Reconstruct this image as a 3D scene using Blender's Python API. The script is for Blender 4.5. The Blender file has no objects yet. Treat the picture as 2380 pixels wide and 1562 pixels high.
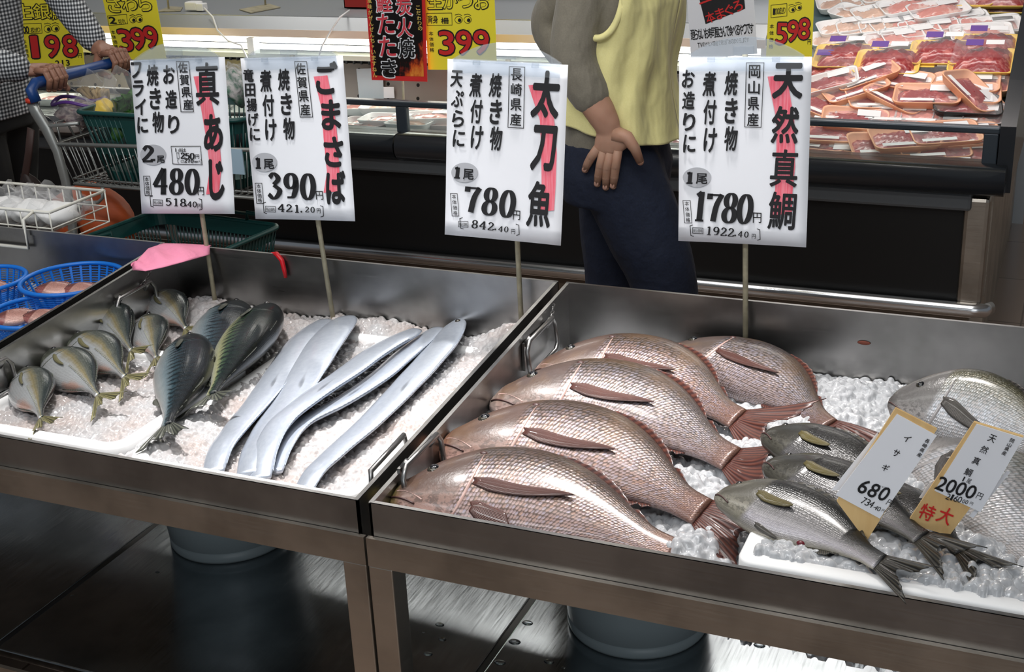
import bpy, bmesh, math, random
import numpy as np
from mathutils import Vector, Matrix
random.seed(7)
RNG = np.random.default_rng(7)
SC = bpy.context.scene
COL = SC.collection

# ------------------------------------------------------------------ camera
FPX, CX, CY = 3032.0, 1190.0, 781.0
CAM = np.array([0.0, 0.0, 1.6])
_yaw, _pit, _rol = [math.radians(a) for a in (-24.154, 21.488, -2.651)]
FW = np.array([math.sin(_yaw)*math.cos(_pit), math.cos(_yaw)*math.cos(_pit), -math.sin(_pit)])
_r = np.array([math.cos(_yaw), -math.sin(_yaw), 0.0]); _u = np.cross(_r, FW)
RT = math.cos(_rol)*_r + math.sin(_rol)*_u
UP = -math.sin(_rol)*_r + math.cos(_rol)*_u
cd = bpy.data.cameras.new('camera'); cam = bpy.data.objects.new('camera', cd); COL.objects.link(cam)
cd.sensor_width = 36.0; cd.lens = FPX*36.0/2380.0; cd.clip_start = 0.05; cd.clip_end = 60
cam.matrix_world = Matrix(((RT[0], UP[0], -FW[0], CAM[0]), (RT[1], UP[1], -FW[1], CAM[1]), (RT[2], UP[2], -FW[2], CAM[2]), (0, 0, 0, 1)))
SC.camera = cam

# ------------------------------------------------------------------ world, lights, exposure
SC.view_settings.view_transform = 'Standard'; SC.view_settings.look = 'None'
SC.view_settings.gamma = 1.0; SC.view_settings.use_curve_mapping = False
SC.view_settings.exposure = 0.0
SC.cycles.max_bounces = 7; SC.cycles.transparent_max_bounces = 12
SC.cycles.diffuse_bounces = 3; SC.cycles.glossy_bounces = 4; SC.cycles.transmission_bounces = 5
SC.cycles.caustics_reflective = False; SC.cycles.caustics_refractive = False
SC.cycles.sample_clamp_indirect = 4.0
w = bpy.data.worlds.new('world'); SC.world = w; w.use_nodes = True
w.node_tree.nodes['Background'].inputs[0].default_value = (0.75, 0.82, 0.9, 1)
w.node_tree.nodes['Background'].inputs[1].default_value = 0.16

def area(name, loc, target, sx, sy, energy, color=(1, 1, 1), spread=180):
    l = bpy.data.lights.new(name, 'AREA'); l.shape = 'RECTANGLE'; l.size = sx; l.size_y = sy
    l.energy = energy; l.color = color; l.spread = math.radians(spread)
    o = bpy.data.objects.new(name, l); COL.objects.link(o); o.location = loc
    d = Vector(target) - Vector(loc)
    o.rotation_euler = d.to_track_quat('-Z', 'Y').to_euler()
    return o
# rows of ceiling fluorescents running along the aisle, spot track over the fish stall
area('ceiling_lamp', (-1.2, 2.2, 3.1), (-1.2, 2.7, 0), 3.2, 0.30, 11, (1.0, 0.97, 0.93))
area('ceiling_lamp', (-1.5, 1.0, 3.1), (-1.5, 4.0, 0.8), 4.0, 0.30, 36, (1.0, 0.98, 0.94))
area('low_front_fill', (1.6, -2.4, 1.3), (-0.8, 2.0, 0.4), 2.6, 1.4, 26, (0.9, 0.96, 1.0))  # added fill from low in front, brightens the buckets and lower deck
area('ceiling_lamp', (-2.6, 5.2, 3.1), (-2.4, 4.2, 0), 4.0, 0.30, 40, (1.0, 0.96, 0.90))
area('ceiling_lamp', (-1.0, -0.6, 3.0), (-1.0, 2.4, 0.9), 3.0, 0.25, 40, (0.94, 0.97, 1.0))
area('track_spot', (-1.55, 1.95, 2.9), (-1.28, 1.78, 0.6), 0.16, 0.16, 4, (1.0, 0.97, 0.95), 34)
area('track_spot', (-0.75, 2.25, 2.9), (-0.62, 1.95, 0.6), 0.16, 0.16, 4, (1.0, 0.96, 0.93), 34)

# ------------------------------------------------------------------ pixel frame -> place
def ray(x, y): return FW + (x-CX)/FPX*RT - (y-CY)/FPX*UP
def at_z(x, y, z): d = ray(x, y); return CAM + d*((z-CAM[2])/d[2])
def at_y(x, y, yy): d = ray(x, y); return CAM + d*(yy/d[1])
def at_x(x, y, xx): d = ray(x, y); return CAM + d*(xx/d[0])
def A(*v): return np.array(v, float)
def unit(v): v = np.asarray(v, float); return v/max(1e-12, np.linalg.norm(v))

# ------------------------------------------------------------------ object helpers
def tag(o, label=None, cat=None, group=None, kind=None):
    if label: o['label'] = label
    if cat: o['category'] = cat
    if group: o['group'] = group
    if kind: o['kind'] = kind
    return o
def empty(name, loc, label=None, cat=None, group=None, rotz=0.0):
    o = bpy.data.objects.new(name, None); COL.objects.link(o)
    o.location = Vector(loc); o.rotation_euler = (0, 0, rotz); o.empty_display_size = 0.02
    return tag(o, label, cat, group)
def origin_of(o):
    p = A(0, 0, 0)
    while o is not None:
        p = p + A(*o.location); o = o.parent
    return p

class MB:
    """collects shapes in world coordinates; build() links them as one mesh object"""
    def __init__(s): s.v = []; s.f = []; s.uv = []; s.mi = []; s.sm = []
    def add(s, verts, faces, uvs=None, mi=0, smooth=True):
        b = len(s.v); s.v.extend([tuple(map(float, p)) for p in verts])
        if uvs is None: uvs = [(0.0, 0.0)]*len(verts)
        s.uv.extend(uvs)
        for f in faces:
            s.f.append(tuple(b+i for i in f)); s.mi.append(mi); s.sm.append(smooth)
        return s
    def box(s, lo, hi, mi=0, bev=0.0):
        lo, hi = np.minimum(lo, hi).astype(float), np.maximum(lo, hi).astype(float)
        if bev <= 0:
            v = [(x, y, z) for x in (lo[0], hi[0]) for y in (lo[1], hi[1]) for z in (lo[2], hi[2])]
            f = [(0, 1, 3, 2), (4, 6, 7, 5), (0, 4, 5, 1), (2, 3, 7, 6), (0, 2, 6, 4), (1, 5, 7, 3)]
            return s.add(v, f, mi=mi, smooth=False)
        bm = bmesh.new(); bmesh.ops.create_cube(bm, size=1.0)
        for q in bm.verts: q.co = Vector([(lo[i]+hi[i])/2 + q.co[i]*(hi[i]-lo[i]) for i in range(3)])
        bev = min(bev, 0.45*float(min(hi-lo)))
        bmesh.ops.bevel(bm, geom=list(bm.edges), offset=bev, segments=2, profile=0.5, affect='EDGES')
        s.add_bm(bm, mi, False); return s
    def add_bm(s, bm, mi=0, smooth=True):
        bm.verts.ensure_lookup_table(); bm.verts.index_update()
        s.add([tuple(q.co) for q in bm.verts], [tuple(q.index for q in f.verts) for f in bm.faces], mi=mi, smooth=smooth); bm.free()
    def obox(s, c, ux, uy, uz, hx, hy, hz, mi=0):
        c, ux, uy, uz = [np.asarray(a, float) for a in (c, ux, uy, uz)]
        v = [c+ux*hx*i+uy*hy*j+uz*hz*k for i in (-1, 1) for j in (-1, 1) for k in (-1, 1)]
        f = [(0, 1, 3, 2), (4, 6, 7, 5), (0, 4, 5, 1), (2, 3, 7, 6), (0, 2, 6, 4), (1, 5, 7, 3)]
        return s.add(v, f, mi=mi, smooth=False)
    def tube(s, pts, rad, n=10, closed=False, mi=0, up=None, cap=True):
        pts = [np.asarray(p, float) for p in pts]; m = len(pts)
        if not isinstance(rad, list): rad = [rad]*m
        rad = [(q if hasattr(q, '__len__') else (q, q)) for q in rad]
        T = []
        for i in range(m):
            a = pts[(i-1) % m] if (closed or i > 0) else pts[i]
            b = pts[(i+1) % m] if (closed or i < m-1) else pts[i]
            T.append(unit(b-a))
        ref = np.asarray(up, float) if up is not None else (A(0, 0, 1) if abs(T[0][2]) < 0.9 else A(1, 0, 0))
        vs = []; uv = []
        for i in range(m):
            if up is not None and abs(np.dot(np.asarray(up, float), T[i])) < 0.98: ref = np.asarray(up, float)
            b = unit(np.cross(T[i], ref)); a = np.cross(b, T[i]); ref = a
            for k in range(n):
                t = 2*math.pi*k/n
                vs.append(pts[i] + a*rad[i][0]*math.cos(t) + b*rad[i][1]*math.sin(t)); uv.append((i/max(1, m-1), k/n))
        fs = []
        for i in range(m if closed else m-1):
            j = (i+1) % m
            for k in range(n):
                q = (k+1) % n; fs.append((i*n+k, i*n+q, j*n+q, j*n+k))
        if cap and not closed:
            fs.append(tuple(range(n-1, -1, -1))); fs.append(tuple((m-1)*n+k for k in range(n)))
        return s.add(vs, fs, uv, mi)
    def lathe(s, prof, c, n=32, mi=0, axis=None, xr=1.0):
        c = np.asarray(c, float); vs = []; fs = []; m = len(prof)
        for r, z in prof:
            for k in range(n):
                t = 2*math.pi*k/n; vs.append(c + A(r*xr*math.cos(t), r*math.sin(t), z))
        for i in range(m-1):
            for k in range(n):
                q = (k+1) % n; fs.append((i*n+k, i*n+q, (i+1)*n+q, (i+1)*n+k))
        return s.add(vs, fs, mi=mi)
    def disc(s, c, r, n=24, mi=0, xr=1.0):
        c = np.asarray(c, float)
        return s.add([c + A(r*xr*math.cos(2*math.pi*k/n), r*math.sin(2*math.pi*k/n), 0) for k in range(n)], [tuple(range(n))], mi=mi)
    def grid(s, P, U=None, mi=0, smooth=True):
        """P: rows x cols x 3"""
        P = np.asarray(P, float); a, b = P.shape[:2]
        uv = [(float(i)/(a-1), float(j)/(b-1)) for i in range(a) for j in range(b)] if U is None else [tuple(q) for q in np.asarray(U).reshape(-1, 2)]
        fs = [(i*b+j, i*b+j+1, (i+1)*b+j+1, (i+1)*b+j) for i in range(a-1) for j in range(b-1)]
        return s.add(P.reshape(-1, 3), fs, uv, mi, smooth)
    def sphere(s, c, r, n=12, m=8, mi=0, axes=None):
        c = np.asarray(c, float); r = A(*r) if hasattr(r, '__len__') else A(r, r, r)
        ax = axes if axes is not None else np.eye(3)
        vs = []; fs = []
        for i in range(m+1):
            ph = math.pi*i/m
            for k in range(n):
                t = 2*math.pi*k/n
                l = A(math.sin(ph)*math.cos(t), math.sin(ph)*math.sin(t), math.cos(ph))*r
                vs.append(c + l[0]*ax[0] + l[1]*ax[1] + l[2]*ax[2])
        for i in range(m):
            for k in range(n):
                q = (k+1) % n; fs.append((i*n+k, (i+1)*n+k, (i+1)*n+q, i*n+q))
        return s.add(vs, fs, mi=mi)
    def build(s, name, mats, parent=None, label=None, solid=0.0):
        o0 = origin_of(parent) if parent is not None else (np.mean(np.array(s.v), 0) if s.v else A(0, 0, 0))
        me = bpy.data.meshes.new(name); V = np.array(s.v) - o0
        me.from_pydata(V.tolist(), [], s.f)
        mats = mats if isinstance(mats, (list, tuple)) else [mats]
        for m_ in mats: me.materials.append(m_)
        me.polygons.foreach_set('material_index', s.mi); me.polygons.foreach_set('use_smooth', s.sm)
        ul = me.uv_layers.new(name='UVMap')
        li = np.empty(len(me.loops), np.int32); me.loops.foreach_get('vertex_index', li)
        ul.data.foreach_set('uv', np.array(s.uv, np.float32)[li].ravel())
        me.validate(); me.update()
        o = bpy.data.objects.new(name, me); COL.objects.link(o)
        if parent is not None: o.parent = parent
        else: o.location = Vector(o0)
        if solid:
            q = o.modifiers.new('thickness', 'SOLIDIFY'); q.thickness = solid; q.offset = 0
        if label: o['label'] = label
        return o

def copy_tree(o, parent=None):
    c = o.copy(); COL.objects.link(c)
    if parent is not None: c.parent = parent
    for ch in list(o.children): copy_tree(ch, c)
    return c

def baked(mb, voxel, smooth=6):
    """fuse overlapping closed shapes into one continuous skin; returns an MB"""
    o = mb.build('fuse', [], None)
    r = o.modifiers.new('r', 'REMESH'); r.mode = 'VOXEL'; r.voxel_size = voxel; r.use_smooth_shade = True
    q = o.modifiers.new('s', 'SMOOTH'); q.factor = 0.5; q.iterations = smooth
    bpy.context.view_layer.update()
    dg = bpy.context.evaluated_depsgraph_get()
    me = bpy.data.meshes.new_from_object(o.evaluated_get(dg))
    off = A(*o.location); out = MB()
    n = len(me.vertices); co = np.empty(n*3); me.vertices.foreach_get('co', co)
    out.add(co.reshape(-1, 3)+off, [tuple(p.vertices) for p in me.polygons])
    old = o.data; bpy.data.objects.remove(o); bpy.data.meshes.remove(old); bpy.data.meshes.remove(me)
    return out

# ------------------------------------------------------------------ materials
def srgb(r, g, b):
    f = lambda c: (c/255/12.92) if c/255 <= 0.04045 else ((c/255+0.055)/1.055)**2.4
    return (f(r), f(g), f(b), 1.0)
class NT:
    def __init__(s, name):
        s.m = bpy.data.materials.new(name); s.m.use_nodes = True; s.t = s.m.node_tree
        s.b = s.t.nodes['Principled BSDF']; s.out = s.t.nodes['Material Output']
    def n(s, typ, **k):
        q = s.t.nodes.new(typ)
        for a, v in k.items(): setattr(q, a, v)
        return q
    def L(s, a, b): s.t.links.new(a, b)
    def put(s, sock, v):
        if hasattr(v, 'is_output') or isinstance(v, bpy.types.NodeSocket): s.L(v, sock)
        else: sock.default_value = v
    def math(s, op, a, b=0.0, c=None):
        q = s.n('ShaderNodeMath', operation=op); s.put(q.inputs[0], a); s.put(q.inputs[1], b)
        if c is not None: s.put(q.inputs[2], c)
        return q.outputs[0]
    def mix(s, fac, a, b, mode='MIX'):
        q = s.n('ShaderNodeMix', data_type='RGBA', blend_type=mode)
        s.put(q.inputs[0], fac); s.put(q.inputs[6], a); s.put(q.inputs[7], b); return q.outputs[2]
    def ramp(s, fac, stops, interp='LINEAR'):
        q = s.n('ShaderNodeValToRGB'); e = q.color_ramp; e.interpolation = interp
        while len(e.elements) < len(stops): e.elements.new(0.5)
        for el, (p, c) in zip(e.elements, stops):
            el.position = p; el.color = c if len(c) == 4 else (*c, 1)
        s.put(q.inputs[0], fac); return q.outputs[0]
    def step(s, v, a, b):
        q = s.n('ShaderNodeMapRange', interpolation_type='SMOOTHSTEP'); s.put(q.inputs[0], v)
        q.inputs[1].default_value = a; q.inputs[2].default_value = b; return q.outputs[0]
    def noise(s, vec, scale, detail=3.0, rough=0.55):
        q = s.n('ShaderNodeTexNoise'); q.inputs['Scale'].default_value = scale; q.inputs['Detail'].default_value = detail
        q.inputs['Roughness'].default_value = rough
        if vec is not None: s.L(vec, q.inputs['Vector'])
        return q.outputs['Fac']
    def obj(s): return s.n('ShaderNodeTexCoord').outputs['Object']
    def uv(s): return s.n('ShaderNodeTexCoord').outputs['UV']
    def bump(s, h, strength=0.3, dist=0.002):
        q = s.n('ShaderNodeBump'); q.inputs['Strength'].default_value = strength; q.inputs['Distance'].default_value = dist
        s.L(h, q.inputs['Height']); s.L(q.outputs[0], s.b.inputs['Normal'])
    def set(s, **k):
        for a, v in k.items(): s.put(s.b.inputs[a.replace('_', ' ')], v)
        return s
def pm(name, col, rough=0.5, metal=0.0, col2=None, nscale=20, bump=0.0, bscale=80, bdist=0.002, coat=0.0, **k):
    t = NT(name)
    if len(col) == 3: col = srgb(*col)
    if col2 is not None:
        if len(col2) == 3: col2 = srgb(*col2)
        f = t.noise(t.obj(), nscale); t.set(Base_Color=t.mix(t.step(f, 0.35, 0.65), col, col2))
    else: t.set(Base_Color=col)
    t.set(Roughness=rough, Metallic=metal)
    if coat: t.set(Coat_Weight=coat, Coat_Roughness=0.08)
    if bump: t.bump(t.noise(t.obj(), bscale), bump, bdist)
    for a, v in k.items(): t.put(t.b.inputs[a.replace('_', ' ')], v)
    return t.m
def glassy(name, col, fac=0.12, rough=0.08, tint=(1, 1, 1, 1)):
    """clear film or acrylic: mostly lets light through, with a gloss"""
    t = NT(name); tr = t.n('ShaderNodeBsdfTransparent'); tr.inputs[0].default_value = tint
    t.set(Base_Color=col if len(col) == 4 else srgb(*col), Roughness=rough, Specular_IOR_Level=0.8)
    lw = t.n('ShaderNodeLayerWeight'); lw.inputs[0].default_value = 0.25
    f = t.math('ADD', t.math('MULTIPLY', lw.outputs['Facing'], 0.22), fac)
    mx = t.n('ShaderNodeMixShader'); t.L(f, mx.inputs[0]); t.L(tr.outputs[0], mx.inputs[1]); t.L(t.b.outputs[0], mx.inputs[2])
    t.L(mx.outputs[0], t.out.inputs['Surface']); return t.m
def glow(name, col, strength):
    t = NT(name); t.set(Base_Color=(0.9, 0.9, 0.9, 1), Emission_Color=col, Emission_Strength=strength); return t.m
def steel(name, col=(0.36, 0.355, 0.35, 1), rough=0.33, streak=(2, 2, 60)):
    t = NT(name); mp = t.n('ShaderNodeMapping'); mp.inputs['Scale'].default_value = streak; t.L(t.obj(), mp.inputs[0])
    f = t.noise(mp.outputs[0], 6, 4); g = t.noise(t.obj(), 5, 4)
    c2 = tuple(q*0.62 for q in col[:3])+(1,)
    t.set(Base_Color=t.mix(t.step(g, 0.35, 0.7), col, c2), Metallic=1.0)
    t.set(Roughness=t.math('ADD', t.math('MULTIPLY', f, 0.22), rough-0.11)); t.bump(f, 0.06, 0.001); return t.m

M = {}
M['steel'] = steel('brushed_stainless')
M['steel_dark'] = steel('worn_stainless', (0.50, 0.45, 0.39, 1), 0.40)
M['deck'] = steel('wet_steel_deck', (0.36, 0.39, 0.41, 1), 0.17, (40, 2, 2))
M['chrome'] = pm('chrome', (0.82, 0.83, 0.85, 1), 0.2, 1.0)
M['cart'] = pm('cart_metal', (150, 152, 150), 0.35, 0.6)
M['black'] = pm('black_panel', (6, 6, 7), 0.45)
M['bumper'] = pm('bumper_rubber', (30, 33, 38), 0.28, bump=0.05, bscale=40, coat=0.3)
M['darkgrey'] = pm('dark_grey_trim', (58, 66, 74), 0.35, 0.3)
M['midgrey'] = pm('grey_trim', (92, 96, 100), 0.4, 0.4)
M['foam'] = pm('white_foam', (238, 238, 238), 0.55, bump=0.08, bscale=260, bdist=0.0006)
M['paper'] = pm('white_paper', (238, 240, 246), 0.65)
M['ink'] = pm('black_ink', (20, 20, 24), 0.6)
M['inkgrey'] = pm('grey_ink', (70, 70, 74), 0.6)
M['grey_oval'] = pm('pale_grey_ink', (176, 178, 184), 0.6)
M['red'] = pm('red_ink', (214, 40, 40), 0.55)
M['yellow'] = pm('yellow_paper', (255, 238, 56), 0.6)
M['pole'] = pm('aged_plastic_pole', (176, 168, 142), 0.5, col2=(150, 144, 122), nscale=30)
M['acrylic'] = glassy('clear_acrylic', (206, 210, 214), 0.13, 0.12, (0.93, 0.95, 0.97, 1))
M['film'] = glassy('cling_film', (250, 250, 252), 0.02, 0.12)
M['glass'] = glassy('case_glass', (220, 230, 230), 0.04, 0.03, (0.93, 0.97, 0.96, 1))
M['bag'] = glassy('plastic_bag', (235, 236, 238), 0.07, 0.16)
M['wood'] = None
# ------------------------------------------------------------------ the setting
def floor_mat():
    t = NT('floor_tile'); mp = t.n('ShaderNodeMapping'); mp.inputs['Scale'].default_value = (1, 1, 1); t.L(t.obj(), mp.inputs[0])
    b = t.n('ShaderNodeTexBrick'); t.L(mp.outputs[0], b.inputs['Vector']); b.offset = 0.0
    b.inputs['Scale'].default_value = 1.0; b.inputs['Brick Width'].default_value = 0.45; b.inputs['Row Height'].default_value = 0.45
    b.inputs['Mortar Size'].default_value = 0.003
    b.inputs['Color1'].default_value = srgb(146, 126, 112); b.inputs['Color2'].default_value = srgb(138, 119, 106); b.inputs['Mortar'].default_value = srgb(96, 80, 68)
    t.set(Base_Color=b.outputs[0], Roughness=0.22); return t.m
tag(MB().add([(-7, -3, 0), (5, -3, 0), (5, 8, 0), (-7, 8, 0)], [(0, 1, 2, 3)], smooth=False).build('floor', floor_mat()), kind='structure')
tag(MB().box((-7, 7.0, 0), (5, 7.1, 3.4)).build('wall_back', pm('shop_wall', (206, 204, 198), 0.7)), kind='structure')
tag(MB().box((-7, -3, 3.4), (5, 7.1, 3.5)).build('ceiling', pm('shop_ceiling', (190, 190, 188), 0.8)), kind='structure')

# ------------------------------------------------------------------ the fish stall: stands, lower decks, pans
YF, YB = 1.458, 2.278
def rimz(y): return 0.746 + (y-2.278)*0.0817
ICE = 0.606
def stand(x0, x1, label):
    r = empty('display_stand', ((x0+x1)/2, (YF+YB)/2, 0), label, 'stand', 'steel stands of the fish stall')
    m = MB()
    m.box((x0, YF-.009, .582), (x1, YF-.001, .624)).box((x0, YF-.009, .576), (x1, YF+.03, .582))
    m.box((x0, YB+.001, .576), (x1, YB+.009, .69))
    m.box((x0, YF-.001, .576), (x0+.03, YB+.001, .582)).box((x1-.03, YF-.001, .576), (x1, YB+.001, .582))
    m.build('top_frame', M['steel_dark'], r)
    for lx in (x0, x1-.04):
        for ly in (YF-.009, YB-.031):
            MB().box((lx, ly, 0.0), (lx+.04, ly+.04, .5765), bev=.002).build('leg', M['steel_dark'], r)
    MB().box((x0+.04, YF-.009, .15), (x1-.04, YF-.001, .198)).build('lower_rail', M['steel_dark'], r)
stand(-2.800, -1.872, 'steel stand at far left under the pan with blue baskets')
stand(-1.850, -.906, 'middle steel stand under the pan of silver scabbardfish')
stand(-.902, .045, 'steel stand on the right under the sea bream pan')
for x0, x1, lb in ((-2.70, -1.772, 'wet lower steel deck plate at the left, left of the first dark seam'),
                   (-1.759, -.877, 'wet lower steel deck plate carrying the left grey bucket'),
                   (-.864, .02, 'wet lower steel deck plate carrying the right grey bucket')):
    ld = tag(MB().box((x0, YF+.034, .182), (x1, YB-.035, .2), bev=.003).build('lower_deck', M['deck']), lb, 'shelf', 'lower decks of the fish stall')
    MB().box((x1-.0005, YF+.034, .184), (x1+.0125, YB-.035, .198)).build('seam_gap_shade', M['black'], ld, 'black fill giving the open seam its shade')  # black strip set into the gap between plates as its shade

def handle_parts(pan, x, y0, y1, z, chain_top):
    """a folded steel drop handle on the inside of the left wall, with its hanging chain"""
    xi = x+.016; m = MB()
    c = [A(xi, y0, z+.045), A(xi, y0+.012, z+.062), A(xi, y1-.012, z+.066), A(xi, y1, z+.05), A(xi+.004, y1, z+.012), A(xi+.004, y1-.012, z), A(xi+.004, y0+.012, z-.004), A(xi+.004, y0, z+.008)]
    m.tube(c, .0045, 8, closed=True)
    m.box((x+.001, y0+.01, z+.002), (x+.006, y1-.01, z+.056))
    m.tube([A(x+.004, y0+.02, z+.05), A(xi, y0+.02, z+.066)], .006, 8).tube([A(x+.004, y1-.02, z+.05), A(xi, y1-.02, z+.066)], .006, 8)
    h = m.build('handle', M['steel'], pan, 'folded steel drop handle')
    if chain_top is not None:
        m = MB(); p0 = np.asarray(chain_top, float); p1 = A(xi, (y0+y1)/2+.012, z+.064); n = 9
        for i in range(n):
            f = (i+.5)/n; c0 = p0*(1-f)+p1*f + A(.004*math.sin(f*3.1), 0, -.006*math.sin(f*3.14)); d = unit(p1-p0)
            s1 = unit(np.cross(d, A(1, 0, 0))) if i % 2 else A(1, 0, 0); L = np.linalg.norm(p1-p0)/n*.62
            m.tube([c0+d*L*math.cos(a)+s1*L*.5*math.sin(a) for a in np.linspace(0, 2*math.pi, 10)[:-1]], .0011, 5, closed=True)
        m.build('chain', M['steel'], h)
def pan(x0, x1, label):
    r = empty('steel_pan', ((x0+x1)/2, (YF+YB)/2, .582), label, 'tray', 'steel pans of the fish stall')
    m = MB(); zb = .5835; t = .004
    m.box((x0, YF, zb), (x1, YB, zb+.003))
    m.box((x0, YF, zb), (x1, YF+t, rimz(YF))); m.box((x0, YB-t, zb), (x1, YB, rimz(YB)))
    for a, b in ((x0, x0+t), (x1-t, x1)):
        v = [(x, y, z) for x in (a, b) for (y, z) in ((YF, zb), (YB, zb), (YB, rimz(YB)), (YF, rimz(YF)))]
        m.add(v, [(0, 1, 2, 3), (7, 6, 5, 4), (0, 4, 5, 1), (1, 5, 6, 2), (2, 6, 7, 3), (3, 7, 4, 0)], smooth=False)
    m.build('pan_body', M['steel'], r)
    # folded rim, a few millimetres wider than the sheet
    m = MB(); e = .007
    for a, b in ((A(x0, YF, 0), A(x1, YF, 0)), (A(x0, YB, 0), A(x1, YB, 0)), (A(x0, YF, 0), A(x0, YB, 0)), (A(x1, YF, 0), A(x1, YB, 0))):
        ux = unit(b-a); q = A(0, 0, 1); s_ = np.cross(q, ux); inn = s_ if np.dot(s_, A((x0+x1)/2, (YF+YB)/2, 0)-a) > 0 else -s_
        P = []
        for p in (a, b):
            z = rimz(p[1]); P += [A(p[0], p[1], z+.0015), A(p[0], p[1], z+.0015)+inn*e, A(p[0], p[1], z-.011)+inn*e, A(p[0], p[1], z-.011)+inn*(t+.0005)]
        m.add(P, [(0, 1, 5, 4), (1, 2, 6, 5), (2, 3, 7, 6)], smooth=False)
    m.build('folded_rim', M['steel'], r)
    return r
panC = pan(-2.800, -1.872, 'stainless steel pan at far left holding blue baskets of small fish')
panA = pan(-1.850, -.915, 'middle stainless steel pan of ice with mackerel and silver scabbardfish')
panB = pan(-.897, .048, 'stainless steel pan on the right full of red sea bream')
handle_parts(panA, -1.846, 2.04, 2.17, .632, (-1.842, 2.195, .735))
handle_parts(panA, -1.846, 1.60, 1.73, .625, None)
handle_parts(panB, -.893, 2.02, 2.16, .655, (-.889, 2.185, .735))
handle_parts(panB, -.893, 1.53, 1.66, .640, None)
m = MB(); xi = -.919
m.tube([A(xi-.010, 1.52, .645), A(xi-.013, 1.53, .69), A(xi-.013, 1.64, .70), A(xi-.010, 1.65, .655)], .0045, 8).build('handle', M['steel'], panA, 'folded steel drop handle')
for px, py, a in ((2040, 738, .2), (2008, 797, .1)):
    p = at_y(px, py, YB-.0055); MB().sphere(p, (.012, .0015, .004)).build('rust_patch', pm('rust_brown', (120, 62, 48), 0.8), panB, 'rust brown patch on the back wall')

# buckets on the lower deck, under the pans
def bucket(x, y, label, lug):
    r = empty('bucket', (x, y, .2), label, 'bucket', 'grey buckets under the stall')
    b = .128; h = .30; g = pm('grey_bucket_plastic', (150, 162, 166), 0.42)
    pr = [(0, .2035), (b-.012, .2035), (b-.004, .2005), (b+.002, .2005), (b+.004, .206), (b+.004, .219), (b, .222), (b+.004, .225)]
    pr += [(b+.004+.026*i/6, .225+(h-.045)*i/6) for i in range(1, 7)]
    pr += [(b+.036, .48), (b+.036, .497), (b+.026, .5), (b+.024, .48), (b, .23), (0, .23)]
    MB().lathe(pr, (x, y, 0), 48).build('pail', g, r)
    m = MB(); m.sphere((x+lug*(b+.036), y-.03, .462), (.026, .02, .016)); m.build('handle_lug', pm('dark_lug', (60, 52, 50), 0.5), r)
    a = [A(x+(b+.046)*math.cos(t), y-(b+.052)*abs(math.sin(t)), .462-.06*abs(math.sin(t))) for t in np.linspace(math.pi, 2*math.pi, 17)]
    MB().tube(a, .0022, 6).build('wire_bail', M['chrome'], r)
bucket(-1.580, 2.005, 'grey bucket on the lower deck under the middle pan', -1)
bucket(-.658, 1.985, 'grey bucket on the lower deck under the sea bream pan', 1)
wm = NT('water'); wm.set(Base_Color=(0.9, 0.95, 1, 1), Roughness=0.02, Transmission_Weight=1.0, IOR=1.33)
k = 0
for px, py, r_ in ((1022, 1452, .009), (1028, 1486, .008), (1196, 1492, .012), (1226, 1448, .011), (1162, 1540, .011), (1276, 1538, .010), (995, 1520, .009), (985, 1470, .003), (1765, 1500, .011), (366, 1330, .005), (168, 1384, .004), (1310, 1552, .004)):
    p = at_z(px, py, .2)
    q = MB().sphere(p, (r_, r_*.7, r_*.26), 14, 8)
    tag(q.build('water_drop', wm.m), 'clear water drop standing on the wet lower deck' , 'water drop', 'water drops on the lower deck')

# ------------------------------------------------------------------ crushed ice and foam trays
def ice_mat(name, warm, tr, base):
    t = NT(name); g = t.noise(t.obj(), 9, 3); h = t.noise(t.obj(), 120, 2)
    t.set(Base_Color=t.mix(t.step(g, .35, .7), base, warm), Roughness=0.12, Specular_IOR_Level=0.55, Coat_Weight=0.3, Coat_Roughness=0.05)
    t.set(Transmission_Weight=tr, IOR=1.31)
    t.bump(h, 0.25, 0.002); return t.m
def ice(name, x0, x1, y0, y1, base, npel, rmin, rmax, lift, mat, label, keep=None, step=.0024):
    xs = np.arange(x0, x1+1e-6, step); ys = np.arange(y0, y1+1e-6, step)
    X, Y = np.meshgrid(xs, ys, indexing='ij'); Z = base(X, Y) - rmin*.6
    px = RNG.uniform(x0, x1, npel); py = RNG.uniform(y0, y1, npel); pr = RNG.uniform(rmin, rmax, npel)
    pz = base(px, py) + RNG.uniform(-.6, lift, npel)*pr - pr*.45
    ax = RNG.uniform(.75, 1.3, npel)
    for i in range(npel):
        r = pr[i]; w_ = int(r*1.3/step)+1; ci = int((px[i]-x0)/step); cj = int((py[i]-y0)/step)
        a, b = max(0, ci-w_), min(len(xs), ci+w_+1); c, d = max(0, cj-w_), min(len(ys), cj+w_+1)
        D = ((X[a:b, c:d]-px[i])*ax[i])**2 + ((Y[a:b, c:d]-py[i])/ax[i])**2
        Z[a:b, c:d] = np.maximum(Z[a:b, c:d], pz[i] + np.sqrt(np.maximum(r*r-D, 0)) - (D > r*r)*9)
    P = np.stack([X, Y, Z], -1); mb = MB().grid(P)
    if keep is not None:
        C = np.array(mb.v); ok = keep(C[:, 0], C[:, 1])
        fl = [f for f in mb.f if ok[f[0]] and ok[f[2]]]; mb.f = fl; mb.mi = [0]*len(fl); mb.sm = [True]*len(fl)
    return tag(mb.build(name, mat), label, 'ice', None, 'stuff')
def bumpf(X, Y, cx, cy, rx, ry, h): return h*np.exp(-((X-cx)/rx)**2-((Y-cy)/ry)**2)
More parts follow.
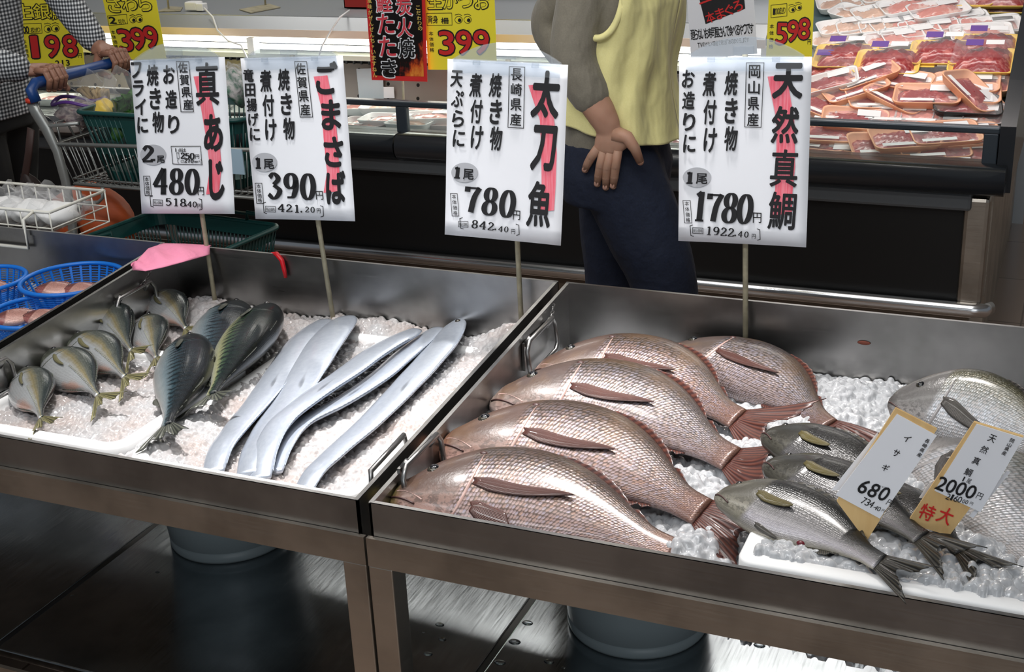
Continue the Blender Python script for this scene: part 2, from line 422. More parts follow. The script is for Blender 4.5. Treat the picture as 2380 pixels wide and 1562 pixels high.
def baseA(X, Y):
    z = ICE + .004*np.sin(9*X+2)*np.cos(8*Y) - .008*np.exp(-((Y-YF)/.05)**2)
    z = z + bumpf(X, Y, -1.00, 2.24, .07, .06, .050) + bumpf(X, Y, -1.76, 2.24, .08, .07, .030) + bumpf(X, Y, -1.30, 2.25, .10, .05, .022) + bumpf(X, Y, -1.62, 2.26, .05, .03, .015)
    return z + bumpf(X, Y, -1.02, 1.95, .05, .25, .008) + .012*np.exp(-((X+1.420)/.025)**2)*(Y > 1.60)
ice('crushed_ice', -1.843, -.922, YF+.006, YB-.006, baseA, 16000, .0035, .0075, .4, ice_mat('ice_pinkish', srgb(194, 181, 176), .30, srgb(196, 196, 198)), 'bed of melting crushed ice in the middle pan under the mackerel and scabbardfish')
def baseB(X, Y):
    z = ICE + .004 + .006*np.sin(11*X)*np.cos(9*Y+1)
    z = z - .05*np.exp(-((Y-YF)/.045)**2)*(X > -.36)
    for c in ((-.44, 1.56, .05, .05, .040), (-.43, 1.66, .05, .06, .034), (-.50, 1.74, .06, .05, .034), (-.40, 1.86, .08, .06, .044), (-.33, 2.04, .10, .07, .03), (-.34, 2.2, .10, .05, .016), (-.25, 1.90, .06, .06, .025), (-.15, 1.64, .16, .08, .040), (-.06, 1.60, .06, .05, .052), (-.03, 2.03, .10, .10, .075)):
        z = z + bumpf(X, Y, *c)
    return np.where((X > -.332) & (Y > 1.492) & (Y < 1.83), np.maximum(z, .680+.005*np.sin(23*X)*np.cos(19*Y)), z)
ice('crushed_ice', -.89, .042, YF+.006, YB-.006, baseB, 13000, .005, .0095, 1.0, ice_mat('ice_clear', srgb(206, 209, 213), .38, srgb(212, 214, 218)), 'heaps of clear crushed ice between the sea bream in the right pan')

def rrect(x0, x1, y0, y1, r, n=6):
    o = []
    for cx, cy, a in ((x1-r, y1-r, 0), (x0+r, y1-r, 90), (x0+r, y0+r, 180), (x1-r, y0+r, 270)):
        for i in range(n+1): t = math.radians(a+90*i/n); o.append((cx+r*math.cos(t), cy+r*math.sin(t)))
    return o
def foam_tray(x0, x1, y0, y1, z0, z1, label, wdt=.022, r=.03):
    rings = []
    for ins, z in ((.006, z0), (0, z0+.004), (0, z1-.003), (.003, z1), (wdt-.006, z1), (wdt-.002, z1-.003), (wdt, z1-.010), (wdt+.004, z0+.006)):
        rings.append([A(x, y, z) for x, y in rrect(x0+ins, x1-ins, y0+ins, y1-ins, max(.006, r-ins*.7))])
    n = len(rings[0]); v = [p for q in rings for p in q]
    f = [(i*n+k, i*n+(k+1) % n, (i+1)*n+(k+1) % n, (i+1)*n+k) for i in range(len(rings)-1) for k in range(n)]
    f.append(tuple((len(rings)-1)*n+k for k in range(n))); f.append(tuple(range(n-1, -1, -1)))
    return tag(MB().add(v, f).build('foam_tray', M['foam']), label, 'foam tray', 'white foam trays in the pans')
foam_tray(-1.844, -1.452, 1.566, 1.98, .5875, .624, 'white foam tray filled with ice, under the horse mackerel at the left', .03, .045)
foam_tray(-1.440, -.985, 1.552, 2.2, .5875, .618, 'wide white foam tray under the silver scabbardfish', .026, .05)
foam_tray(-.352, .04, 1.470, 1.85, .632, .684, 'white foam tray of ice under the grunts at the front of the right pan', .03, .02)
foam_tray(-.42, -.20, 2.10, 2.268, .5875, .616, 'white foam tray against the back wall right of the last sea bream', .02, .03)
# ------------------------------------------------------------------ fish
def ip(xs, ys, s): return np.interp(s, xs, ys)
def smooth_ip(xs, ys, s):
    """monotone-ish smooth interpolation"""
    xs = np.array(xs, float); ys = np.array(ys, float); m = np.gradient(ys, xs)
    i = np.clip(np.searchsorted(xs, s)-1, 0, len(xs)-2); h = xs[i+1]-xs[i]; t = (s-xs[i])/h
    return ((2*t**3-3*t**2+1)*ys[i] + (t**3-2*t**2+t)*h*m[i] + (-2*t**3+3*t**2)*ys[i+1] + (t**3-t**2)*h*m[i+1])
S_ = [0, .03, .08, .15, .22, .3, .4, .5, .6, .7, .8, .9, 1.0]
SPEC = {
 'bream': dict(top=[.012, .056, .094, .140, .175, .208, .224, .216, .188, .148, .102, .066, .056], bot=[.034, .074, .094, .118, .14, .158, .165, .158, .135, .10, .065, .047, .05],
    wid=[.02, .045, .062, .08, .09, .092, .09, .082, .068, .05, .034, .022, .014], op=.275, eye=(.15, .30, .027), sc=.0085),
 'grunt': dict(top=[.01, .045, .08, .115, .14, .155, .158, .148, .128, .10, .072, .05, .045], bot=[.02, .05, .075, .105, .13, .15, .155, .145, .12, .09, .062, .042, .04],
    wid=[.015, .04, .058, .072, .08, .082, .08, .072, .06, .044, .03, .019, .012], op=.25, eye=(.11, .24, .021), sc=.0045),
 'jack': dict(top=[.01, .04, .07, .105, .135, .16, .17, .16, .132, .092, .052, .028, .022], bot=[.02, .05, .085, .125, .155, .175, .18, .168, .135, .09, .048, .024, .02],
    wid=[.02, .045, .07, .09, .10, .105, .10, .09, .075, .052, .032, .02, .014], op=.27, eye=(.12, .33, .028), sc=.004),
 'mackerel': dict(top=[.008, .028, .05, .075, .09, .10, .105, .10, .088, .068, .046, .026, .02], bot=[.012, .032, .055, .08, .098, .108, .112, .105, .09, .068, .044, .024, .018],
    wid=[.012, .03, .05, .068, .08, .086, .088, .082, .07, .052, .034, .018, .012], op=.24, eye=(.09, .36, .018), sc=.004),
}
def fish_mat(name, ramp, L, H, sc, tint_a, tint_b, head, scale_amt=.5, metal=.15, rough=.28, bands=None, belly_pink=None, dots=None, stripe=None, noise_amt=.10, seed=0.0, hl=.24, snout=None, tailcol=None, pale=None):
    t = NT(name); uvn = t.n('ShaderNodeSeparateXYZ'); t.L(t.uv(), uvn.inputs[0]); u, v = uvn.outputs[0], uvn.outputs[1]
    cmb = t.n('ShaderNodeCombineXYZ'); t.L(t.math('MULTIPLY', u, L/sc), cmb.inputs[0]); t.L(t.math('MULTIPLY', v, H/sc), cmb.inputs[1]); cmb.inputs[2].default_value = seed
    nz = t.noise(cmb.outputs[0], .12, 4, .6)
    vv = t.math('ADD', v, t.math('MULTIPLY', t.math('SUBTRACT', nz, .5), noise_amt*2))
    col = t.ramp(vv, ramp)
    if bands:  # dark wavy bars on the back
        wv = t.n('ShaderNodeTexWave'); wv.inputs['Scale'].default_value = bands[0]; wv.inputs['Distortion'].default_value = 5; wv.inputs['Detail'].default_value = 2; wv.inputs['Detail Scale'].default_value = 1.6
        c2 = t.n('ShaderNodeCombineXYZ'); t.L(u, c2.inputs[0]); t.L(t.math('MULTIPLY', v, .45), c2.inputs[1]); c2.inputs[2].default_value = seed; t.L(c2.outputs[0], wv.inputs[0])
        f = t.math('MULTIPLY', t.step(wv.outputs['Fac'], .5, .8), t.math('SUBTRACT', 1.0, t.step(v, bands[1]-.10, bands[1])))
        col = t.mix(t.math('MULTIPLY', f, .85), col, bands[2])
    if stripe: # a lengthwise line
        f = t.math('MULTIPLY', t.step(vv, stripe[0]-.05, stripe[0]), t.math('SUBTRACT', 1.0, t.step(vv, stripe[0]+.02, stripe[0]+.09)))
        col = t.mix(t.math('MULTIPLY', f, .8), col, stripe[1])
    if belly_pink:
        n2 = t.noise(cmb.outputs[0], .05, 3); f = t.math('MULTIPLY', t.step(v, .6, .8), t.step(n2, .45, .6)); col = t.mix(t.math('MULTIPLY', f, .7), col, belly_pink)
    vo = t.n('ShaderNodeTexVoronoi'); vo.inputs['Scale'].default_value = 1.0; vo.inputs['Randomness'].default_value = .30; ch = t.n('ShaderNodeCombineXYZ'); sx = t.n('ShaderNodeSeparateXYZ'); t.L(cmb.outputs[0], sx.inputs[0]); t.L(t.math('ADD', sx.outputs[0], t.math('MULTIPLY', sx.outputs[1], .5)), ch.inputs[0]); t.L(t.math('MULTIPLY', sx.outputs[1], .866), ch.inputs[1]); ch.inputs[2].default_value = seed; t.L(ch.outputs[0], vo.inputs['Vector'])
    hm = t.step(t.math('ADD', u, t.math('MULTIPLY', t.math('POWER', v, 1.6), .13)), hl+.05, hl+.085)
    d = vo.outputs['Distance']
    cc = t.n('ShaderNodeSeparateColor'); t.L(vo.outputs['Color'], cc.inputs[0])
    tint = t.mix(cc.outputs[0], tint_a, tint_b)
    edge = t.step(d, .30, .62)
    sc_col = t.mix(t.math('MULTIPLY', t.math('MULTIPLY', t.math('SUBTRACT', 1.0, edge), scale_amt*.8), t.math('ADD', t.math('MULTIPLY', t.step(v, .18, .52), .85), .15)), col, tint)
    sc_col = t.mix(t.math('MULTIPLY', edge, scale_amt), sc_col, tuple(q*.35 for q in col_dark(ramp))+(1,))
    n3 = t.noise(cmb.outputs[0], .45, 4, .65)
    hc = t.mix(t.step(t.math('ADD', v, t.math('MULTIPLY', t.math('SUBTRACT', n3, .5), .25)), .46, .68), tuple(q*.33 for q in head[:3])+(1,), head)
    hc = t.mix(t.step(v, .68, .86), hc, pale if pale else head)
    hcol = t.mix(t.math('MULTIPLY', t.math('MULTIPLY', t.step(n3, .47, .58), .85), t.math('SUBTRACT', 1.0, t.math('MULTIPLY', t.step(v, .66, .86), .8))), hc, tuple(q*.36 for q in head[:3])+(1,))
    hcol = t.mix(t.math('MULTIPLY', t.math('SUBTRACT', 1.0, t.step(u, .0, .05)), .75), hcol, snout if snout else head)
    bod = t.mix(hm, hcol, sc_col)
    n4 = t.noise(cmb.outputs[0], .07, 3, .6)
    if tailcol:
        bod = t.mix(t.math('MULTIPLY', t.step(n4, .48, .68), t.math('MULTIPLY', t.math('SUBTRACT', 1.0, t.step(v, .5, .8)), .30)), bod, rgb(112, 84, 54))
        bod = t.mix(t.math('MULTIPLY', t.step(t.math('ADD', u, t.math('MULTIPLY', t.math('SUBTRACT', nz, .5), .12)), .86, 1.0), .7), bod, tailcol)
    t.set(Base_Color=bod, Metallic=t.math('MULTIPLY', hm, metal), Roughness=rough, Coat_Weight=.3, Coat_Roughness=.16, Specular_IOR_Level=.5)
    t.bump(t.math('SUBTRACT', t.math('ADD', t.math('MULTIPLY', nz, .5), t.math('MULTIPLY', n3, 1.3)), t.math('MULTIPLY', d, hm)), .40, sc*.26); return t.m
def col_dark(ramp): return ramp[0][1][:3]
def fin_mat(name, c1, c2, rays=18, rough=.4):
    t = NT(name); s = t.n('ShaderNodeSeparateXYZ'); t.L(t.uv(), s.inputs[0])
    f = t.math('SINE', t.math('MULTIPLY', s.outputs[1], rays*6.283)); f = t.math('ADD', t.math('MULTIPLY', f, .5), .5)
    n = t.noise(t.obj(), 40, 3); f2 = t.math('MULTIPLY', f, t.math('ADD', n, .25))
    t.set(Base_Color=t.mix(f2, c1, c2), Roughness=rough, Coat_Weight=.4); t.bump(f, .5, .0012); return t.m

class Fish:
    def __init__(s, spec, pts, phi, L=None, fat=1.0, roll_head=0.0):
        """pts: centre line from snout to tail root; phi leans the back away from the ice (degrees)"""
        s.sp = SPEC[spec]; s.pts = np.array(pts, float); d = np.r_[0, np.cumsum(np.linalg.norm(np.diff(s.pts, axis=0), axis=1))]
        s.L = d[-1] if L is None else L; s.t = d/d[-1]; s.phi = math.radians(phi); s.fat = fat
    def c(s, u): return A(*[smooth_ip(s.t, s.pts[:, k], u) for k in range(3)]) if len(s.t) > 2 else s.pts[0]*(1-u)+s.pts[1]*u
    def frame(s, u):
        T = unit(s.c(min(1, u+.02))-s.c(max(0, u-.02))); D0 = unit(np.cross(A(0, 0, 1), T)); Z = unit(np.cross(T, D0))
        D = D0*math.cos(s.phi)+Z*math.sin(s.phi); return T, D, np.cross(T, D)
    def dims(s, u): return [float(smooth_ip(S_, s.sp[k], u))*s.L*(s.fat if k != 'wid' else 1) for k in ('top', 'bot', 'wid')]
    def at(s, u, v, off=0.0, side=1):
        T, D, N = s.frame(u); a, b, w_ = s.dims(u); c0 = (a-b)/2; h = (a+b)/2; th = v*math.pi
        dn = math.sin(th); w2 = w_*(1+.045*s.gill(u, v))
        p = s.c(u) + D*(c0+h*math.cos(th)) + N*side*(w2*dn**.85 if dn > 0 else 0)
        if off:
            n = unit(N*side*h*dn + D*w_*math.cos(th)); p = p + n*off
        return p
    def gillu(s, v): v = min(1, max(0, v)); return s.sp['op'] + .035 - .14*v**1.6 + .02*math.sin(math.pi*v)
    def gill(s, u, v):
        g = s.gillu(v)
        return (1.0 if u < g else max(0.0, 1-(u-g)/.018)) * (1 if u > .05 else u/.05) * math.sin(max(0, min(1, v))*math.pi)
    def body(s):
        us = np.r_[np.linspace(0, .1, 12)[:-1], np.linspace(.1, .4, 46)[:-1], np.linspace(.4, 1, 36)]; K = 20
        V = []; UV = []
        for u in us:
            for k in range(K):   # front side then far side
                V.append(s.at(u, k/K, 0, 1)); UV.append((u, k/K))
            for k in range(K): V.append(s.at(u, 1-k/K, 0, -1)); UV.append((u, 1-k/K))
        n = 2*K; F = [(i*n+k, (i+1)*n+k, (i+1)*n+(k+1) % n, i*n+(k+1) % n) for i in range(len(us)-1) for k in range(n)]
        F.append(tuple(range(n))); F.append(tuple((len(us)-1)*n+k for k in range(n-1, -1, -1)))
        return MB().add(V, F, UV)
    def edge_fin(s, u0, u1, h, top=True, lean=.5, spines=0, fold=.35, side=1):
        n = max(14, spines*3); rows = []; UV = []
        for i in range(n+1):
            f = i/n; u = u0+(u1-u0)*f; T, D, N = s.frame(u); p = s.at(u, .02 if top else .98, -.001)
            hh = h*(math.sin(math.pi*min(1, f*1.15+.12))**.7 if f < .8 else max(.15, 1-(f-.8)*4)*.62)
            if spines: hh *= .72+.28*(1-((f*spines) % 1.0))
            E = D if top else -D; d = unit(E*(1-fold*.3)+T*lean+N*side*fold)
            rows.append([p+d*hh*q for q in (-.08, .3, .65, 1.0)]); UV.append([(q, f) for q in (0, .3, .65, 1)])
        return MB().grid(rows, UV)
    def tail(s, LF, spread, fork=.5, droop=0.0, twist=0.0):
        T, D, N = s.frame(.99); a, b, w_ = s.dims(1.0); c0 = s.c(1.0); rows = []; UV = []; n = 30
        for i in range(n+1):
            t = -1+2*i/n; base = c0 + D*((a if t > 0 else b)*t*.9) - T*.012*s.L; ang = spread*t
            ln = LF*((1-fork)+fork*abs(t)**1.25)*(.97+.03*math.cos(i*2.1)); d = unit(T*math.cos(ang)+D*math.sin(ang)); r = []
            for q in np.linspace(0, 1, 9): r.append(base + d*ln*q - A(0, 0, 1)*droop*q*q + N*(.004*math.sin(t*9)*q + twist*t*q*q))
            rows.append(r); UV.append([(q, i/n) for q in np.linspace(0, 1, 9)])
        return MB().grid(rows, UV)
    def flank_fin(s, u0, v0, u1, v1, w0, w1, off0=.0012, off1=.006, sag=.06, side=1):
        n = 18; rows = []; UV = []
        for i in range(n+1):
            f = i/n; ww = (w0*(1-f)+w1*f)*min(1, .45+f*3)*(1 if f < .75 else math.sqrt(max(0, 1-((f-.75)/.25)**2*.9))); r = []
            for j in range(7):
                g = j/6-.5; u = u0+(u1-u0)*f - abs(g)*.02; v = v0+(v1-v0)*f+sag*math.sin(f*math.pi)*.5+g*ww
                r.append(s.at(min(.98, u), min(.97, max(.03, v)), off0+(off1-off0)*f+.0012*math.cos(g*5), side))
            rows.append(r); UV.append([(f, j/6) for j in range(7)])
        return MB().grid(rows, UV)

FM = {}
def make_fish(name, label, group, spec, pts, phi, mat, fmat, lift=None, L=None, fat=1.0, tail=(.2, .55, .5, 0, 0), dorsal=None, anal=None, pect=None, pelv=None, efin=None, sink=.004, floor=None, eye=True, mouth=True, gillline=None, extra=None, cheek=False):
    f = Fish(spec, pts, phi, L, fat); mb = f.body()
    V = np.array(mb.v); base = ICE if floor is None else floor
    dz = (base-sink) - V[:, 2].min() if lift is None else lift
    f.pts[:, 2] += dz; V[:, 2] += dz; mb.v = [tuple(p) for p in V]
    c0 = f.c(.5); r = empty(name, (c0[0], c0[1], V[:, 2].min()), label, 'fish', group)
    body = mb.build('body', mat, r)
    f.tail(tail[0]*f.L, tail[1], tail[2], tail[3], tail[4]).build('tail_fin', fmat, r, solid=.0012)
    for d in (dorsal or []): f.edge_fin(d[0], d[1], d[2]*f.L, True, d[3], d[4], d[5]).build('dorsal_fin', efin or fmat, r, solid=.001)
    for d in (anal or []): f.edge_fin(d[0], d[1], d[2]*f.L, False, d[3], d[4], d[5]).build('anal_fin', efin or fmat, r, solid=.001)
    for d in (pect or []): f.flank_fin(*d).build('pectoral_fin', fmat, r, solid=.0008)
    for d in (pelv or []): f.flank_fin(*d).build('pelvic_fin', fmat, r, solid=.0008)
    if eye:
        ue, ve, re = f.sp['eye']; re *= f.L; p = f.at(ue, ve, -re*.45); T, D, N = f.frame(ue)
        n = unit(f.at(ue, ve, .01)-f.at(ue, ve, 0)) ; ax = np.array([T, np.cross(n, T), n])
        e = MB().sphere(p, (re, re, re*.72), 16, 10, axes=ax).build('eye', M['eye'], r)
        MB().sphere(p+n*re*.42, (re*.66, re*.66, re*.40), 14, 8, axes=ax).build('pupil', M['pupil'], e)
    if mouth:
        q = [f.at(u, v, .0004) for u, v in zip(np.linspace(.006, .10, 8), np.linspace(.52, .70, 8))]
        MB().tube(q, .0012*f.L/.45+.0004, 6).build('mouth', M['mouth'], r)
    if gillline:
        wd = gillline[0]/f.L*1.1; vs_ = np.linspace(.30, .93, 22)
        MB().grid([[f.at(f.gillu(v)+.004+k*wd*math.sin(math.pi*(i+1)/24), v, .0006*(1-k*k)+.0003) for k in (-1, -.5, 0, .5, 1)] for i, v in enumerate(vs_)]).build('gill_cover_edge', gillline[1], r)
    if cheek:
        MB().grid([[f.at(u+k*.004*math.sin(math.pi*(i+.5)/10), v+k*.012, .0009*(1-k*k)+.0002) for k in (-1, 0, 1)] for i, (u, v) in enumerate(zip(np.linspace(.03, .125, 10), np.linspace(.44, .66, 10)))]).build('jaw_edge', gillline[1], r)
        MB().sphere(f.at(f.sp['op']+.03, .27, -.002), (.007, .005, .004), 10, 8).build('nape_spot', M['mouth'], r)
    if extra: extra(f, r)
    return r, f
M['eye'] = pm('fish_eye_ring', (66, 62, 54), .08, .5, coat=1.0)
M['pupil'] = pm('fish_pupil', (8, 10, 16), .05, coat=1.0)
M['mouth'] = pm('mouth_line', (70, 46, 44), .4)
def rgb(*c): return srgb(*c)

# ---- red sea bream -------------------------------------------------
def bream_mat(n, seed, warm=0.0, grey=0.0, snout=None):
    back = rgb(int(72-8*grey), int(56+2*grey), int(45+10*grey)); mid = rgb(int(116+8*warm-18*grey), int(92-0*grey), int(80+6*grey)); low = rgb(int(156-18*grey), int(124-2*grey), int(114+8*grey)); bel = rgb(int(222-16*grey), int(188), int(178+8*grey))
    return fish_mat(n, [(.0, back), (.33, back), (.52, mid), (.70, low), (.92, bel)], .46, .21, .0058, rgb(132, 132, 150), rgb(int(140-20*grey), int(112), int(98+14*grey)), rgb(int(134-14*grey), int(106), int(96+6*grey)), .85, .26, .33, seed=seed, hl=.235, snout=snout, tailcol=rgb(96, 60, 44), pale=rgb(int(212-30*grey), int(172), int(162+6*grey)))
FM['bream'] = fin_mat('bream_fin', rgb(58, 32, 30), rgb(104, 58, 46), 16)
FM['breamtail'] = FM['bream']
GE = pm('gill_edge_pale', (178, 146, 138), .35, coat=.3)
bream_kw = dict(dorsal=[(.34, .52, .012, 2.2, 6, .8), (.50, .88, .034, 1.7, 9, .65)], anal=[(.66, .84, .045, 1.1, 5, .3)], pect=[(.30, .52, .64, .49, .10, .04, .0016, .006, .12)], gillline=(.0022, GE), cheek=True)
def zc(p, q, z, m=None):
    a, b = at_z(*p, z), at_z(*q, z); o = [a]
    for w_ in (m or []): o.append(at_z(*w_, z))
    return o+[b]
G1 = 'red sea bream in the right pan'
make_fish('sea_bream', 'red sea bream lying along the front rim, nearest of its row', G1, 'bream', [at_z(907, 1158, .65), at_z(1235, 1172, .652), at_z(1565, 1283, .636)], 24, bream_mat('bream_skin_front', 1, .6, 0, rgb(150, 136, 70)), FM['bream'], tail=(.2, .22, .5, .03, 0), pelv=[(.30, .70, .46, .80, .14, .16, .002, .012, .03)], **bream_kw)
make_fish('sea_bream', 'second red sea bream from the front rim, orange snout and long brown pectoral fin', G1, 'bream', zc((1022, 1038), (1632, 1190), .655, [(1330, 1062)]), 24, bream_mat('bream_skin_second', 5, .8, 0, rgb(226, 160, 130)), FM['bream'], tail=(.30, .5, .5, .012, 0), **bream_kw)
make_fish('sea_bream', 'third red sea bream from the front, white snout, tail crossing the dark grunts', G1, 'bream', zc((1142, 934), (1700, 1066), .655, [(1420, 950)]), 24, bream_mat('bream_skin_third', 9, .2, .5, rgb(206, 186, 178)), FM['bream'], tail=(.32, .5, .5, -.03, 0), **bream_kw)
make_fish('sea_bream', 'pale shiny red sea bream in the back row beside the hanging chain', G1, 'bream', zc((1243, 852), (1715, 960), .660, [(1480, 862)]), 24, bream_mat('bream_skin_fourth', 13, 1.6, .1, rgb(206, 176, 166)), FM['bream'], tail=(.32, .55, .5, -.01, 0), **bream_kw)
make_fish('sea_bream', 'rearmost red sea bream, under the sign pole, lilac grey back and red tail', G1, 'bream', zc((1530, 802), (1925, 965), .665, [(1740, 850)]), 20, bream_mat('bream_skin_fifth', 17, .4, .6), FM['bream'], fat=.86, tail=(.30, .38, .5, .02, 0), **bream_kw)
FM['dark'] = fin_mat('dark_fin', rgb(40, 38, 38), rgb(96, 90, 84), 16)
def big_mat(n, seed): return fish_mat(n, [(.0, rgb(44, 44, 30)), (.22, rgb(74, 72, 48)), (.36, rgb(122, 124, 118)), (.56, rgb(176, 180, 186)), (.9, rgb(206, 202, 200))], .55, .25, .0062, rgb(188, 194, 204), rgb(160, 140, 130), rgb(150, 146, 144), .5, .3, .27, seed=seed, hl=.22, snout=rgb(70, 66, 64))
big_kw = dict(dorsal=[(.34, .52, .012, 2.2, 6, .8), (.50, .88, .030, 1.7, 9, .65)], gillline=(.0025, pm('gill_edge_grey', (150, 146, 146), .3, coat=.6)))
G2 = 'large dark sea bream at the right edge'
make_fish('sea_bream', 'large dark sea bream against the back wall at far right', G2, 'bream', [at_z(2072, 870, .79), at_z(2250, 905, .79), at_z(2500, 1000, .79)], 48, big_mat('big_skin_rear', 21), FM['dark'], floor=.704, fat=1.15, tail=(.2, .4, .5, 0, 0), pect=[(.29, .50, .66, .66, .15, .05, .002, .010, .06)], pelv=[(.24, .86, .30, .95, .10, .10, .002, .004, 0)], **big_kw)
make_fish('sea_bream', 'huge pale bellied sea bream under the 2000 yen card at far right', G2, 'bream', [at_z(2125, 985, .71), at_z(2380, 1180, .715), at_z(2520, 1370, .71)], 12, big_mat('big_skin_front', 25), FM['dark'], tail=(.16, .3, .5, .0, 0), floor=.640, pect=[(.27, .60, .40, .80, .16, .08, .002, .012, 0)], **big_kw)

# ---- grunts --------------------------------------------------------
def grunt_mat(n, seed, dk=1.0):
    c = lambda *q: rgb(*[int(x*dk) for x in q])
    return fish_mat(n, [(.0, c(14, 16, 16)), (.34, c(26, 28, 28)), (.47, c(56, 56, 56)), (.60, c(112, 110, 112)), (.76, c(168, 164, 170)), (.95, c(176, 170, 152))], .29, .135, .0034, c(150, 148, 152), c(124, 120, 114), c(132, 128, 116), .25, .3, .27, seed=seed, hl=.22, noise_amt=.05)
FM['grunt'] = fin_mat('grunt_fin', rgb(26, 26, 26), rgb(74, 68, 56), 14)
FM['gruntpect'] = fin_mat('grunt_pectoral', rgb(74, 66, 30), rgb(120, 108, 60), 12)
grunt_kw = dict(dorsal=[(.27, .88, .045, 1.5, 13, .3)], anal=[(.64, .80, .05, 1.2, 4, .3)], fat=1.2)
G3 = 'olive grey grunts in the right pan'
def grunt_extra(f, r):
    f.flank_fin(.24, .46, .46, .50, .12, .05, .0012, .006, .05).build('pectoral_fin', FM['gruntpect'], r, solid=.0008)
    f.flank_fin(.29, .80, .46, .88, .10, .05, .0012, .004, .0).build('pelvic_fin', FM['grunt'], r, solid=.0008)
def vent(f, r):
    grunt_extra(f, r); MB().sphere(f.at(.60, .90, 0), (.006, .004, .004)).build('vent', pm('vent_red', (96, 22, 34), .3), r)
make_fish('grunt', 'olive grey grunt lying in front of the 680 yen card, belly on the foam tray', G3, 'grunt', zc((1664, 1146), (2045, 1300), .705, [(1850, 1195)]), 26, grunt_mat('grunt_skin_front', 31), FM['grunt'], tail=(.28, .27, .6, .0, 0), floor=.674, extra=vent, **grunt_kw)
make_fish('grunt', 'dark grunt partly hidden behind the front grunt, its tail right of the card', G3, 'grunt', zc((1775, 1098), (2140, 1268), .695, [(1960, 1160)]), 16, grunt_mat('grunt_skin_middle', 35, .55), FM['grunt'], tail=(.30, .3, .6, .0, 0), floor=.684, extra=grunt_extra, **grunt_kw)
make_fish('grunt', 'dark grunt with green yellow cheek, head below the rear bream tail', G3, 'grunt', zc((1772, 1012), (2090, 1170), .700, [(1925, 1062)]), 20, grunt_mat('grunt_skin_rear', 39, .55), FM['grunt'], tail=(.3, .4, .6, .0, 0), floor=.676, extra=grunt_extra, **grunt_kw)
make_fish('grunt', 'grunt showing only its black tail right of the 680 yen card by the huge bream', G3, 'grunt', zc((1960, 1120), (2235, 1285), .690, [(2105, 1190)]), 8, grunt_mat('grunt_skin_far', 43, .5), FM['grunt'], tail=(.34, .35, .6, .0, 0), floor=.676, extra=grunt_extra, **grunt_kw)

# ---- horse mackerel -------------------------------------------------
def jack_mat(n, seed): return fish_mat(n, [(.0, rgb(24, 32, 34)), (.20, rgb(46, 56, 56)), (.33, rgb(104, 108, 100)), (.41, rgb(158, 146, 108)), (.50, rgb(186, 190, 192)), (.95, rgb(206, 206, 206))], .2, .09, .0032, rgb(170, 178, 186), rgb(140, 146, 144), rgb(100, 104, 92), .15, .5, .24, seed=seed, belly_pink=rgb(214, 156, 130), noise_amt=.07, hl=.2)
FM['jack'] = fin_mat('jack_fin', rgb(74, 72, 52), rgb(140, 134, 92), 14)
G4 = 'horse mackerel in the middle pan'
def scutes(f, r):
    m = MB()
    for i in range(22):
        u = .52+.45*i/21; T, D, N = f.frame(u); p = f.at(u, .50, .0004); m.obox(p, T, D, N, .0022, .0016, .0008)
    m.build('scute_row', M['scute'], r)
M['scute'] = pm('scutes', (206, 206, 196), .2, .7)
FM['jackback'] = fin_mat('jack_back_fin', rgb(50, 54, 50), rgb(96, 98, 86), 14)
jk = dict(efin=FM['jackback'], fat=1.06, dorsal=[(.32, .5, .02, 1.8, 7, .6), (.54, .92, .016, 1.6, 0, .4)], anal=[(.58, .92, .014, 1.4, 0, .3)], pect=[(.27, .5, .48, .54, .07, .03, .001, .004, .05)], extra=scutes, gillline=(.0008, pm('gill_edge_olive', (90, 92, 84), .4)))  # gill cover edge is a dull olive grey strip
JJ = [((62, 862), (95, 970), (80, 915), 'dark backed horse mackerel at far left, nearest the front rim', 24), ((112, 828), (228, 922), (175, 868), 'second horse mackerel from the left, greenish back, tail spread on bare ice', 26),
      ((168, 792), (290, 880), (236, 830), 'horse mackerel third from the left with a dark pectoral fin fold', 28), ((250, 728), (306, 824), (272, 775), 'horse mackerel leaning on the left wall below the drop handle', 38),
      ((345, 738), (362, 830), (350, 785), 'smaller horse mackerel between the handle and the big mackerel', 24), ((352, 690), (432, 765), (398, 722), 'topmost horse mackerel under the hanging chain with olive pectoral fin', 30)]
for i, (a, b, c, lb, ph) in enumerate(JJ):
    make_fish('horse_mackerel', lb, G4, 'jack', zc(a, b, .635, [c]), ph, jack_mat('jack_skin', 50+i*4), FM['jack'], tail=(.28, .5, .62, .0, 0), lift=None, **jk)

# ---- mackerel --------------------------------------------------------
def mack_mat(n, seed, green): return fish_mat(n, [(.0, rgb(8, 12, 16)), (.40, rgb(14, 24, 30) if not green else rgb(16, 30, 24)), (.50, rgb(44, 62, 70) if not green else rgb(60, 80, 54)), (.60, rgb(104, 118, 124) if not green else rgb(150, 150, 112)), (.9, rgb(190, 190, 188))], .42, .16, .0032, rgb(90, 112, 126), rgb(60, 80, 84), rgb(40, 46, 48), .12, .3, .24, bands=(9.0, .62, rgb(4, 7, 10)), seed=seed, noise_amt=.05, hl=.2)
FM['mack'] = fin_mat('mackerel_fin', rgb(36, 38, 36), rgb(90, 92, 80), 14)
mk = dict(dorsal=[(.34, .46, .04, 1.6, 6, .5), (.62, .74, .03, 1.2, 0, .3)], anal=[(.64, .76, .03, 1.0, 0, .3)], pect=[(.24, .46, .36, .48, .10, .04, .001, .005, .02)], gillline=(.0008, pm('gill_edge_dark', (40, 46, 46), .4)))  # gill cover edge is a dark grey strip
def finlets(f, r):
    for i in range(4):
        u = .80+.045*i
        f.edge_fin(u, u+.03, .012*f.L, True, 1.0, 0, .2).build('finlet', FM['mack'], r, solid=.001)
G5 = 'spotted mackerel in the middle pan'
